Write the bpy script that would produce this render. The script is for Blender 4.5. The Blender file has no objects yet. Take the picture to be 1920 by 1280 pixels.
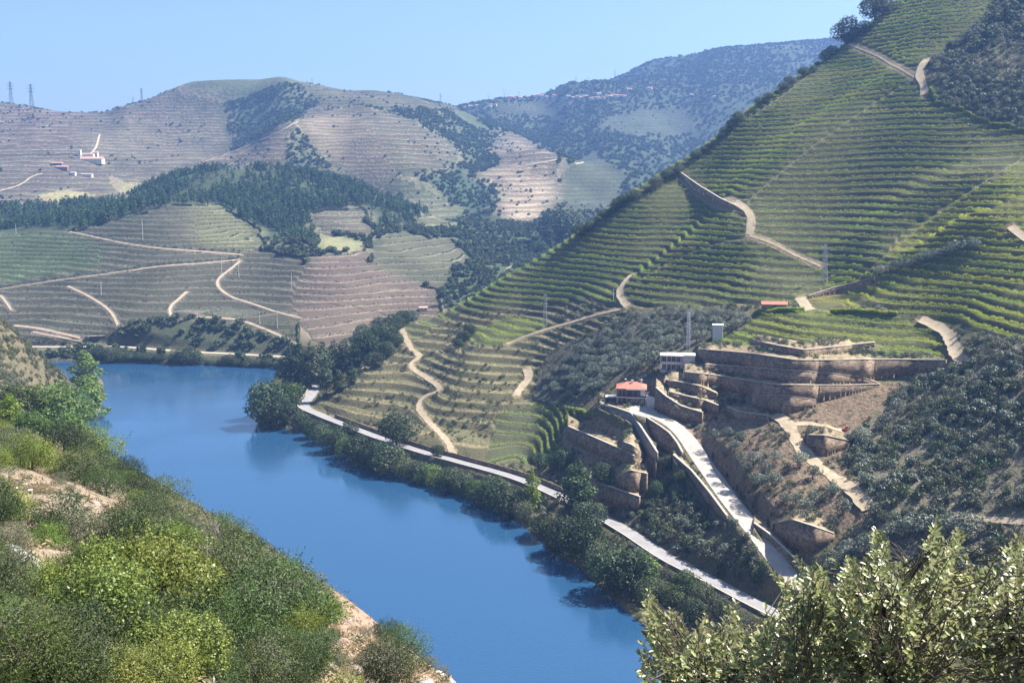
import bpy, math, random, time
import numpy as np
from mathutils import Vector, Matrix
T0 = time.time()
def log(*a): print('[scene %.1fs]' % (time.time()-T0), *a)
scene = bpy.context.scene
R = math.radians

# ---------------------------------------------------------------- camera
FPX = 2059.0                                  # focal length in pixels of a 1920 px wide picture
CAMZ = 150.0
HAZE = 0.00012
PITCH = math.atan(310.0/FPX)
cam_d = bpy.data.cameras.new('camera'); cam = bpy.data.objects.new('camera', cam_d)
scene.collection.objects.link(cam); scene.camera = cam
cam.location = (0, 0, CAMZ); cam.rotation_euler = (math.pi/2-PITCH, 0, 0)
cam_d.sensor_width = 36.0; cam_d.lens = FPX/1920*36.0
cam_d.clip_start = 0.3; cam_d.clip_end = 30000
# ---------------------------------------------------------------- light
SUN_AZ, SUN_EL = 73.0, 51.0                   # degrees clockwise from the view direction, and height
world = bpy.data.worlds.new('World'); scene.world = world; world.use_nodes = True
wn = world.node_tree; wn.nodes.clear()
sky = wn.nodes.new('ShaderNodeTexSky'); sky.sky_type = 'NISHITA'; sky.sun_disc = False
sky.sun_elevation = R(SUN_EL); sky.sun_rotation = R(SUN_AZ)
sky.altitude = 200; sky.air_density = 1.0; sky.dust_density = 1.6; sky.ozone_density = 4.0
bg = wn.nodes.new('ShaderNodeBackground'); bg.inputs['Strength'].default_value = 0.066
wo = wn.nodes.new('ShaderNodeOutputWorld')
wn.links.new(sky.outputs[0], bg.inputs[0]); wn.links.new(bg.outputs[0], wo.inputs[0])
sun_d = bpy.data.lights.new('sun', 'SUN'); sun_d.energy = 5.0; sun_d.angle = R(0.5); sun_d.color = (1.0, 0.95, 0.88)
sun = bpy.data.objects.new('sun', sun_d); scene.collection.objects.link(sun)
sv = Vector((math.sin(R(SUN_AZ))*math.cos(R(SUN_EL)), math.cos(R(SUN_AZ))*math.cos(R(SUN_EL)), math.sin(R(SUN_EL))))
sun.rotation_euler = sv.to_track_quat('Z', 'Y').to_euler(); sun.location = (0, 0, 600)
scene.view_settings.view_transform = 'Standard'; scene.view_settings.look = 'None'
scene.view_settings.exposure = 1.52; scene.view_settings.gamma = 1.0
scene.view_settings.use_curve_mapping = False
cy = scene.cycles
cy.max_bounces = 5; cy.diffuse_bounces = 2; cy.glossy_bounces = 2; cy.transmission_bounces = 3
cy.transparent_max_bounces = 6; cy.volume_bounces = 0; cy.caustics_reflective = False; cy.caustics_refractive = False
cy.use_denoising = True
try: cy.volume_step_rate = 4.0
except Exception: pass

# ---------------------------------------------------------------- pixel <-> world
CP, SP = math.cos(PITCH), math.sin(PITCH)
def ray(px, py):
    u = (np.asarray(px, float)-960)/FPX; v = (640-np.asarray(py, float))/FPX
    return u, CP+v*SP, -SP+v*CP               # x, y, z of the direction
def azslope(px, py):
    x, y, z = ray(px, py); h = np.hypot(x, y); return np.arctan2(x, y), z/h
def atY(px, py, D):                           # point on the ray at forward distance D (world y)
    x, y, z = ray(px, py); t = D/y; return np.array([x*t, y*t, CAMZ+z*t])
def atZ(px, py, zz):
    x, y, z = ray(px, py); t = (zz-CAMZ)/z; return np.array([x*t, y*t, zz])
def project(X, Y, Z):
    dz = Z-CAMZ; f = Y*CP-dz*SP; v = Y*SP+dz*CP
    f = np.where(f < 0.01, 0.01, f)
    return 960+FPX*X/f, 640-FPX*v/f

# ---------------------------------------------------------------- numpy value noise
def _h(ix, iy, s):
    n = (ix.astype(np.int64)*374761393+iy.astype(np.int64)*668265263+s*1442695041) & 0xffffffff
    n = ((n ^ (n >> 13))*1274126177) & 0xffffffff
    return ((n ^ (n >> 16)) & 0xffff)/65535.0
def vnoise(x, y, s=0):
    ix = np.floor(x); iy = np.floor(y); fx = x-ix; fy = y-iy
    fx = fx*fx*(3-2*fx); fy = fy*fy*(3-2*fy); ix = ix.astype(np.int64); iy = iy.astype(np.int64)
    a = _h(ix, iy, s); b = _h(ix+1, iy, s); c = _h(ix, iy+1, s); d = _h(ix+1, iy+1, s)
    return (a+(b-a)*fx)*(1-fy)+(c+(d-c)*fx)*fy
def fbm(x, y, s=0, o=4):
    t = 0; a = .5; n = 0
    for i in range(o):
        t = t+a*(vnoise(x*2**i+i*17.3, y*2**i-i*9.1, s+i)*2-1); n += a; a *= .5
    return t/n
def sstep(a, b, x):
    t = np.clip((x-a)/(b-a), 0, 1); return t*t*(3-2*t)

# ---------------------------------------------------------------- control points of the land
ctl = []
def P(pts, drop=0):
    for p in pts:
        q = atY(*p[:3]); ctl.append((q[0], q[1], q[2]-(p[3] if len(p) > 3 else drop)))
def PZ(pts):
    for px, py, z in pts: ctl.append(tuple(atZ(px, py, z)))
def W(pts):                                   # (px column, distance, height)
    for px, D, z in pts: ctl.append(((px-960)/FPX*D, D, z))
# the spur's skyline and what lies behind it
P([(650,655,770),(740,612,770),(830,592,775),(940,520,780),(1060,453,785),(1170,378,790),(1280,311,800),(1360,243,815),
   (1440,176,830),(1520,122,850),(1600,66,870),(1680,0,900),(1800,-120,980),(1920,-200,1050),(2300,-330,1150),(2900,-420,1200)])
W([(660,850,6),(740,850,12),(830,870,18),(940,880,30),(1060,900,40),(1280,950,80),(1440,1000,130),(1600,1050,180),(1750,1150,250),(1920,1300,330),(2300,1500,380),(2900,1500,380)])
# its face, column by column
P([(700,690,690),(680,750,655),(760,700,690),(760,760,640),(870,650,700),(870,720,650),(870,790,600),
   (1000,560,740),(1000,640,680),(1000,740,605),(1000,820,550),(930,600,745),(1080,500,745),
   (1150,850,478),(1150,790,500),(1150,700,560),(1150,600,640),(1150,520,700),(1150,450,745),
   (1060,900,500),(1060,820,525),(1060,760,570),(1060,690,620),
   (1300,960,420),(1300,750,500),(1300,700,525),(1300,650,555),(1300,580,605),(1300,500,655),(1300,400,730),(1300,340,775),
   (1370,850,436),(1370,780,470),(1200,900,458),(1200,955,440),
   (1450,950,387),(1450,850,420),(1450,770,455),(1450,700,490),(1450,650,520),(1450,570,570),(1450,480,615),(1450,400,665),(1450,300,725),(1450,215,790),
   (1600,1030,352),(1600,950,372),(1600,850,405),(1600,780,435),(1600,700,470),(1600,600,530),(1600,500,580),(1600,400,635),(1600,300,690),(1600,200,760),(1600,120,820),
   (1750,1000,345),(1750,900,375),(1750,800,405),(1750,700,445),(1750,650,472),(1750,550,520),(1750,450,565),(1750,350,615),(1750,250,670),(1750,150,730),(1750,50,790),
   (1920,1000,325),(1920,900,348),(1920,800,372),(1920,700,402),(1920,600,440),(1920,500,490),(1920,400,540),(1920,300,600),(1920,200,660),(1920,100,720),(1920,0,790),
   (2150,900,310),(2150,600,420),(2150,300,570),(2150,0,770),(2500,900,280),(2500,600,380),(2500,300,520),(2500,0,720),(2900,700,300),(2900,300,450)])
W([(3500,150,60),(3500,400,200),(3500,800,330),(5000,100,60),(5000,400,220),(3500,1300,360)])
# river road and the bank below it
ROAD = [(620,712),(597,722),(583,740),(570,762),(600,778),(640,794),(720,824),(800,850),(860,866),(980,901),(1100,955),(1180,1000),(1250,1046),(1330,1087),(1400,1124),(1480,1165),(1580,1220),(1700,1290)]
PZ([(x, y, 9.0) for x, y in ROAD])
PZ([(x, y, .4) for x, y in [(1200,1165),(1130,1102),(1040,1032),(930,945),(800,895),(730,880),(640,835),(560,803),(483,797),(510,740),(525,700),(520,686)]])
PZ([(x, 683, .4) for x in (190,300,400,480)])
W([(-200,850,2),(1300,1400/4.2,.4),(1500,300,.4)])
# left bank: the near slope (ground lies a little under the bushes), its hidden fall to the river, the hill behind
P([(0,1280,32,2),(300,1290,34,2),(500,1290,37,2.4),(650,1280,46,2.5),(780,1280,60,2),(0,1120,44,2),(200,1120,47,2),(400,1120,56,2.4),
   (560,1120,68,2),(640,1120,84,2),(730,1190,77,1.8),(800,1225,72,1.5),(852,1280,66,.6),(90,960,72,1.0),(0,930,80,1.5),(200,940,85,.8),
   (350,985,88,3),(450,1020,98,3),(540,1060,100,2.5),(270,900,128,4),(160,850,150,4),(60,790,185,5),(-60,740,200,5),(0,1010,58,.4),
   (-300,1100,40),(-300,800,120),(-700,900,60),(-700,600,200),(620,1190,62,.5),(150,925,86,.5)])
W([(960,5,146),(960,10,142.5),(960,20,136),(960,50,112),(960,100,82),(960,200,25),(960,300,-2),(1300,5,146),(1300,10,142.5),(1300,30,128),
   (1300,80,90),(1300,150,40),(1300,200,5),(1700,5,146.4),(1700,10,143),(1700,30,129),(1700,80,95),(1700,140,50),(1700,190,8),(2300,10,144),(2300,60,115),(2300,140,60),
   (860,30,131),(880,90,92),(880,130,70),(860,200,40),(860,300,8),(640,150,88),(640,250,50),(640,350,15),(450,190,82),(450,300,45),(450,400,12),(270,200,92),
   (270,300,62),(250,450,12),(100,260,84),(100,350,66),(100,430,52),(-60,300,88),(-60,430,72),
   (-3500,1.5,148),(960,1.5,148),(5000,1.5,148),(3500,10,147),(3500,50,130),(-1500,10,149),(-1500,50,150),(-1500,200,150),(-1500,500,120),(500,4,147.8),(100,4,148.2),(500,12,145),(0,12,145.6)])
P([(0,604,560),(50,642,590),(100,692,620),(132,742,640),(0,700,500),(60,740,560),(-400,480,600),(-400,700,400)])
W([(0,680,35),(0,740,3),(-400,800,20),(-400,740,60)])
# the far bank and the terraced hill behind it
PZ([(x, 650+max(0, x-230)*.055, 7) for x in (100,180,260,340,430,510)])
P([(230,618,930),(300,600,935),(370,594,935),(443,599,925),(520,627,900),(557,647,880),(20,612,960),(150,634,925),
   (0,595,985),(0,540,1080),(0,480,1180),(0,430,1300),(200,590,985),(200,520,1090),(200,440,1220),(210,400,1340),(400,570,980),(400,500,1080),
   (400,440,1200),(400,388,1340),(560,590,960),(560,500,1100),(600,470,1180),(560,420,1380),(700,620,960),(700,540,1050),(700,475,1180),(700,432,1300),
   (830,548,1060),(850,485,1200),(890,490,1250),(800,432,1350),(940,480,1330),(1000,430,1500),(980,412,1640),
   (240,382,1500),(350,322,1600),(450,318,1580),(560,322,1600),(680,353,1600),(790,398,1580),(500,380,1450),(500,460,1250),(620,400,1400),(740,425,1400),
   (0,436,1350),(0,398,1500),(110,388,1550)])
W([(350,1760,128),(560,1760,122),(240,1720,112),(700,1740,100),(850,1650,70),(0,1650,115)])
P([(100,386,1750),(60,330,1950),(0,300,2050),(0,230,2500),(0,192,2800),(100,207,2800),(190,211,2750),(270,187,2700),(350,152,2650),(440,147,2650),
   (530,142,2650),(640,167,2650),(700,168,2650),(780,182,2650),(860,199,2700),(200,250,2350),(200,330,1950),(350,250,2350),(350,200,2500),(440,290,2000),
   (500,235,2250),(555,235,2100),(430,305,1880),(640,300,1880),(640,230,2200),(750,330,1800),(740,260,2050),(850,290,1950),(800,230,2300),(870,240,2380),
   (900,330,1800),(930,385,1660),(990,418,1570),(1000,330,1850),(1050,290,2020),(960,250,2150),(930,285,2060),(300,310,1950),(700,385,1680),(620,250,2050)])
# the blue hill on the right, far off
P([(900,193,3300),(950,186,3400),(1050,165,3500),(1100,156,3520),(1160,142,3600),(1200,121,3700),(1300,101,3750),(1400,88,3800),(1560,71,3900),
   (1750,50,4000),(2200,30,4000),(930,218,3000),(1000,225,2900),(1000,280,2450),(1100,250,2750),(1100,330,2250),(1100,380,1980),(1200,200,3050),
   (1200,280,2550),(1300,180,3100),(1300,230,2850),(1400,150,3250),(1500,110,3450),(1250,330,2200),(2900,0,4000)])
W([(x, 5200, 60) for x in (-800,0,500,960,1500,2100,2900)]+[(-700,2800,330),(-700,2000,200),(-700,1200,80),(-1500,2800,330),(-1500,1200,120),(450,3100,200),(-400,3300,180),(750,3100,160),
   (-300,1900,150),(-300,1000,30),(5000,4000,350),(3500,2500,400)])
C = np.array(ctl)
def lp(x, y): return np.stack([np.arctan2(x, y), np.log(np.hypot(x, y))], -1)
CU = lp(C[:, 0], C[:, 1]); c2 = 0.03**2
def kern(A, B): return np.sqrt(((A[:, None, :]-B[None, :, :])**2).sum(-1)+c2)
n = len(CU)
K = np.zeros((n+3, n+3)); K[:n, :n] = kern(CU, CU)-np.eye(n)*0.004
K[:n, n] = 1; K[:n, n+1:] = CU; K[n, :n] = 1; K[n+1:, :n] = CU.T
wgt = np.linalg.solve(K, np.concatenate([C[:, 2], [0, 0, 0]]))

# ---------------------------------------------------------------- the polar sheet: columns of azimuth, rows of distance
AZ = np.concatenate([np.linspace(R(-62), R(-29.4), 70, endpoint=False), np.arange(R(-29.4), R(29.4), R(.058)), np.linspace(R(29.5), R(62), 70)])
def geo(a, b, k): return list(np.exp(np.arange(math.log(a), math.log(b), k)))
RR = np.array(geo(1, 60, .02)+geo(60, 310, .012)+list(np.arange(310, 960, .85))+list(np.arange(960, 1420, 1.5))+geo(1420, 5600, .0045))
NA, NR = len(AZ), len(RR)
LR = np.log(RR)
ac = np.linspace(AZ[0], AZ[-1], 330); lc = np.linspace(LR[0], LR[-1], 420)
G = np.stack(np.meshgrid(ac, lc, indexing='ij'), -1).reshape(-1, 2)
zc = np.concatenate([kern(G[i:i+8000], CU)@wgt[:n]+wgt[n]+G[i:i+8000]@wgt[n+1:] for i in range(0, len(G), 8000)]).reshape(330, 420)
def interp2(Zg, fa, fl):                      # smooth (Catmull-Rom) lookup on a regular grid
    def cr(p0, p1, p2, p3, t): return p1+.5*t*(p2-p0+t*(2*p0-5*p1+4*p2-p3+t*(3*(p1-p2)+p3-p0)))
    ia = np.clip(fa.astype(int), 1, Zg.shape[0]-3); ta = fa-ia
    Zr = cr(Zg[ia-1], Zg[ia], Zg[ia+1], Zg[ia+2], ta[:, None])
    il = np.clip(fl.astype(int), 1, Zg.shape[1]-3); tl = (fl-il)[None, :]
    return cr(Zr[:, il-1], Zr[:, il], Zr[:, il+1], Zr[:, il+2], tl)
Z = interp2(zc, (AZ-ac[0])/(ac[1]-ac[0]), (LR-lc[0])/(lc[1]-lc[0]))
X = np.sin(AZ)[:, None]*RR[None, :]; Y = np.cos(AZ)[:, None]*RR[None, :]
log('grid', NA, NR, NA*NR)
# natural relief on top of the drawn shape
far = sstep(1350, 2300, RR)[None, :]
Z = Z+far*(14*fbm(X/240, Y/240, 5, 4)+16*(0.5-np.abs(fbm(X/360, Y/360, 9, 4))*2)-2)
Z = Z+(sstep(330, 500, RR)*(1-sstep(1300, 1600, RR)))[None, :]*(2.4*fbm(X/95, Y/95, 2, 3))
near = (1-sstep(150, 330, RR))[None, :]*sstep(8, 30, RR)[None, :]
Z = Z+near*(.7*fbm(X/7, Y/7, 3, 4))

Z = np.minimum(Z, np.where(RR < 28, 148.2-.55*(RR-1), 999)[None, :])
def sample(Zg, x, y):
    a = np.arctan2(x, y); l = np.hypot(x, y)
    fa = np.clip(np.interp(a, AZ, np.arange(NA)), 0, NA-1.001); fr = np.clip(np.interp(l, RR, np.arange(NR)), 0, NR-1.001)
    ia = fa.astype(int); ir = fr.astype(int); ta = fa-ia; tr = fr-ir
    return (Zg[ia, ir]*(1-tr)+Zg[ia, ir+1]*tr)*(1-ta)+(Zg[ia+1, ir]*(1-tr)+Zg[ia+1, ir+1]*tr)*ta
def hit(px, py, rmin=12., rmax=5500., Zg=None):
    """First point where the ray through a pixel meets the land (or the water)."""
    Zg = Z if Zg is None else Zg
    a, s = azslope(px, py)
    fa = float(np.clip(np.interp(a, AZ, np.arange(NA)), 0, NA-1.001)); ia = int(fa); ta = fa-ia
    col = np.maximum(Zg[ia]*(1-ta)+Zg[ia+1]*ta, 0.0)
    d = col-(CAMZ+s*RR); ok = (d >= 0) & (RR > rmin) & (RR < rmax)
    k = int(np.argmax(ok))
    if not ok[k]: return None
    if k > 0 and d[k-1] < 0: t = d[k-1]/(d[k-1]-d[k]); r = RR[k-1]+(RR[k]-RR[k-1])*t
    else: r = RR[k]
    return np.array([math.sin(a)*r, math.cos(a)*r, CAMZ+s*r])
def dist_poly(px, py, poly, closed=False, extra=None):
    """Distance of points to a polyline, with the interpolated extra value at the nearest place."""
    best = np.full(px.shape, 1e9); ev = np.zeros(px.shape)
    m = len(poly) if closed else len(poly)-1
    for i in range(m):
        a = poly[i]; b = poly[(i+1) % len(poly)]
        dx, dy = b[0]-a[0], b[1]-a[1]; L = dx*dx+dy*dy+1e-9
        t = np.clip(((px-a[0])*dx+(py-a[1])*dy)/L, 0, 1)
        d = np.hypot(px-a[0]-t*dx, py-a[1]-t*dy); k = d < best
        best = np.where(k, d, best)
        if extra is not None: ev = np.where(k, extra[i]+(extra[(i+1) % len(poly)]-extra[i])*t, ev)
    return best, ev
def inside(px, py, poly):
    c = np.zeros(px.shape, bool); m = len(poly)
    for i in range(m):
        x1, y1 = poly[i][:2]; x2, y2 = poly[(i+1) % m][:2]
        if y1 == y2: continue
        k = ((y1 > py) != (y2 > py)) & (px < (x2-x1)*(py-y1)/(y2-y1)+x1); c ^= k
    return c
def near_box(x, y, poly, m):
    p = np.array(poly)[:, :2]
    return (x > p[:, 0].min()-m) & (x < p[:, 0].max()+m) & (y > p[:, 1].min()-m) & (y < p[:, 1].max()+m)

# ---------------------------------------------------------------- folds, gullies and bulges of the spur
def fold(pts, amp, width, r0=330):
    q = [hit(x, y, r0) for x, y in pts]; q = [p_ for p_ in q if p_ is not None]
    m = near_box(X, Y, q, width*2.6); d, _ = dist_poly(X[m], Y[m], q); Z[m] += amp*np.exp(-(d/width)**2)
fold([(1700,152),(1630,195),(1560,245),(1490,300),(1430,350),(1385,392)], 9, 24)
fold([(1860,230),(1780,265),(1690,300),(1610,350),(1530,410)], -9, 30)
fold([(1560,120),(1500,190),(1430,240),(1350,290)], -5, 26)
fold([(1860,330),(1780,350),(1700,390),(1640,440)], 6, 18)
fold([(1400,440),(1330,455),(1260,485),(1190,530)], 7, 20)
fold([(1540,500),(1430,470),(1340,520)], -5, 18)
fold([(1925,300),(1840,350),(1740,420),(1690,460),(1600,540)], -6, 18)
fold([(1830,440),(1740,478),(1660,505)], 6, 14)
fold([(1700,560),(1600,590),(1520,610)], 4.5, 20)
fold([(1920,390),(1870,420),(1800,430)], 5, 14)
fold([(1920,500),(1850,520),(1780,560)], -5, 18)
fold([(1760,610),(1720,660),(1680,740),(1640,800),(1600,850)], -6, 18)
fold([(1920,700),(1820,780),(1750,860),(1700,940)], 6, 22)
fold([(1250,330),(1180,400),(1120,470)], 5, 26)
fold([(1320,330),(1280,400),(1230,460),(1180,500)], -6, 24)
fold([(1150,430),(1080,480),(1000,540)], -5, 20)
fold([(1050,560),(960,600),(880,640)], -4, 18)
fold([(930,610),(880,680),(850,760)], 5, 22)
fold([(1000,690),(1020,760),(980,850)], -6, 16)
fold([(560,470),(600,560),(600,640)], 9, 60, 800); fold([(500,470),(520,560),(530,620)], -8, 45, 800)
fold([(340,400),(260,480),(180,560)], 8, 60, 800); fold([(420,480),(380,560)], -7, 45, 800)
fold([(560,230),(520,290),(470,310)], 25, 90, 1600); fold([(440,200),(450,280)], -30, 90, 1700); fold([(650,200),(720,300),(760,340)], 20, 70, 1600)
fold([(600,200),(620,290),(700,345)], -15, 60, 1600); fold([(860,205),(900,290),(870,330)], -30, 100, 1600); fold([(960,245),(1000,300)], 20, 90, 1600)
fold([(300,170),(260,240),(180,300)], 22, 120, 1800); fold([(120,210),(160,280),(60,330)], -25, 110, 1800)
fold([(1120,170),(1150,260),(1100,350)], 40, 150, 1900); fold([(1020,180),(1040,280),(1010,380)], -40, 140, 1900); fold([(1250,120),(1260,220),(1230,300)], -40, 150, 1900); fold([(1380,100),(1350,200)], 40, 150, 1900)

# the far skyline keeps its drawn height
SKY = np.array([(-100,188),(0,190),(40,195),(100,206),(150,209),(195,209),(230,197),(270,188),(310,170),(355,152),(400,148),(440,147),(480,148),(530,141),(560,150),(610,160),(650,168),(700,167),(760,176),(810,188),(860,198),(885,192),
 (940,183),(1000,181),(1030,172),(1060,155),(1090,153),(1150,148),(1180,133),(1220,113),(1260,106),(1300,100),(1340,90),(1400,85),(1480,78),(1560,71),(1700,60)], float)
sa, ss = azslope(SKY[:, 0], SKY[:, 1]+2); far_k = np.where((RR > 1800) & (RR < 5000))[0]
sl_ = (Z[:, far_k]-CAMZ)/RR[far_k]; kk_ = far_k[np.argmax(sl_, 1)]; want = np.interp(AZ, sa, ss); dz_ = (want-sl_.max(1))*RR[kk_]
dz_ = np.convolve(np.pad(dz_, 6, 'edge'), np.ones(13)/13, 'valid'); rk = np.convolve(np.pad(RR[kk_], 20, 'edge'), np.ones(41)/41, 'valid')
Z = Z+dz_[:, None]*sstep(0, 1, (RR[None, :]/rk[:, None]-.6)/.3)

# ---------------------------------------------------------------- the river carves the land
rs = [tuple(atZ(x, y, 0)[:2]) for x, y in [(1200,1168),(1130,1106),(1085,1062),(1040,1036),(1000,1000),(930,948),(860,915),(800,899),(730,884),(690,862),(640,840),(600,822),(560,807),(520,803),(483,799),(488,770),(505,735),(520,700),(519,688)]]
fs = [tuple(atZ(x, y, 0)[:2]) for x, y in [(480,687),(430,685),(380,683),(330,683),(280,681),(230,680),(190,679)]]
ls = [(-520, 905), (-800, 960), (-800, 800), (-520, 800), (-350, 805)]+[tuple(atZ(x, y, 0)[:2]) for x, y in [(192,712),(197,745),(180,770),(150,786),(143,810),(140,830)]]
RIVER = [(330, -80), (300, 40), (190, 160), (112, 255), (76, 315)]+rs+fs+ls+[(-235, 590), (-205, 520), (-165, 460), (-118, 410), (-82, 350), (-40, 280), (20, 215), (90, 120), (150, 0), (170, -80)]
m = near_box(X, Y, RIVER, 60); xm, ym = X[m], Y[m]
d, _ = dist_poly(xm, ym, RIVER, True); ins = inside(xm, ym, RIVER)
z = Z[m]
z = np.where(ins, np.minimum(-.5, -np.minimum(d*.5, 5)), np.maximum(z, .25+np.minimum(d, 3)*.35))
# outside, the bank must not stay lower than a gentle rise
Z[m] = z
Z = np.where(~inside(X, Y, RIVER), np.maximum(Z, .25), Z)

# ---------------------------------------------------------------- roads cut benches into the land
def densify(p, step=4.0):
    p = np.array(p, float); out = [p[0]]
    for i in range(len(p)-1):
        p0 = p[max(i-1, 0)]; p1 = p[i]; p2 = p[i+1]; p3 = p[min(i+2, len(p)-1)]
        k = max(1, int(np.linalg.norm((p2-p1)[:2])/step))
        for j in range(1, k+1):
            t = j/k; out.append(p1+.5*t*(p2-p0+t*(2*p0-5*p1+4*p2-p3+t*(3*(p1-p2)+p3-p0))))
    return np.array(out)
def carve(path, half, soft, sink=0.12):
    global Z
    m = near_box(X, Y, path, half+soft+5)
    step = path[::max(1, len(path)//160)]
    if not np.allclose(step[-1], path[-1]): step = np.vstack([step, path[-1]])
    d, e = dist_poly(X[m], Y[m], step, False, step[:, 2])
    w = 1-sstep(half, half+soft, d)
    Z[m] = Z[m]*(1-w)+(e-sink)*w
road = densify([atZ(x, y, 9.0) for x, y in ROAD])
carve(road, 4.2, 5.0)
DRIVE = [(1222,776,492),(1245,786,482),(1270,803,473),(1290,825,464),(1315,862,447),(1340,897,430),(1365,932,411),(1395,970,393),(1425,1006,378),(1450,1040,366),(1475,1072,357),(1500,1107,348),(1530,1150,340),(1560,1190,333)]
drive = densify([atY(*p) for p in DRIVE])
carve(drive, 4.6, 4.0)
YARDZ = float(drive[0][2])
yard = [atZ(x, y, YARDZ)[:2] for x, y in [(1125,757),(1140,748),(1215,748),(1225,765),(1245,783),(1213,783),(1182,774)]]
m = near_box(X, Y, yard, 12); d, _ = dist_poly(X[m], Y[m], yard, True); d = np.where(inside(X[m], Y[m], yard), 0, d)
w = 1-sstep(.5, 8, d); Z[m] = Z[m]*(1-w)+(YARDZ-.1)*w
rail = densify([atZ(x, y, 7.0) for x, y in [(30,649),(90,650),(160,650),(227,650),(333,658),(430,663),(520,668),(570,671)]])
carve(rail, 6, 9)
ZS = Z.copy()                                 # the land before terracing: rows follow its contours
log('carved')
# ---------------------------------------------------------------- regions of the land (outline seen in the photograph, distance range, look)
PX, PY = project(X, Y, ZS)
RAD = np.broadcast_to(RR[None, :], Z.shape)
fj = 1+sstep(900, 1800, RAD)*1.2; jx = PX+7*fj*fbm(X/(23*fj**2), Y/(23*fj**2), 31, 3); jy = PY+5*fj*fbm(X/(19*fj**2), Y/(19*fj**2), 37, 3)
RID = np.zeros(Z.shape, np.int16)
PER = np.zeros(Z.shape, np.float32)
soil = np.zeros(Z.shape+(3,), np.float32); rowc = np.zeros(Z.shape+(3,), np.float32)
soil[:] = (.15, .125, .07); rowc[:] = (.07, .085, .035)
LEFT = (RAD < 700) & (PX < 560)
soil[LEFT] = (.17, .135, .085)
FARM = RAD > 1000
soil[FARM] = (.075, .085, .045); rowc[FARM] = (.05, .07, .03)
V, Yl, MID, LOWV, OLV, SCR, BARE, PINE, TAN, GRN, PALE, WOOD, FAR = 1, 2, 4, 5, 6, 7, 10, 11, 12, 13, 14, 15, 16
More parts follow.
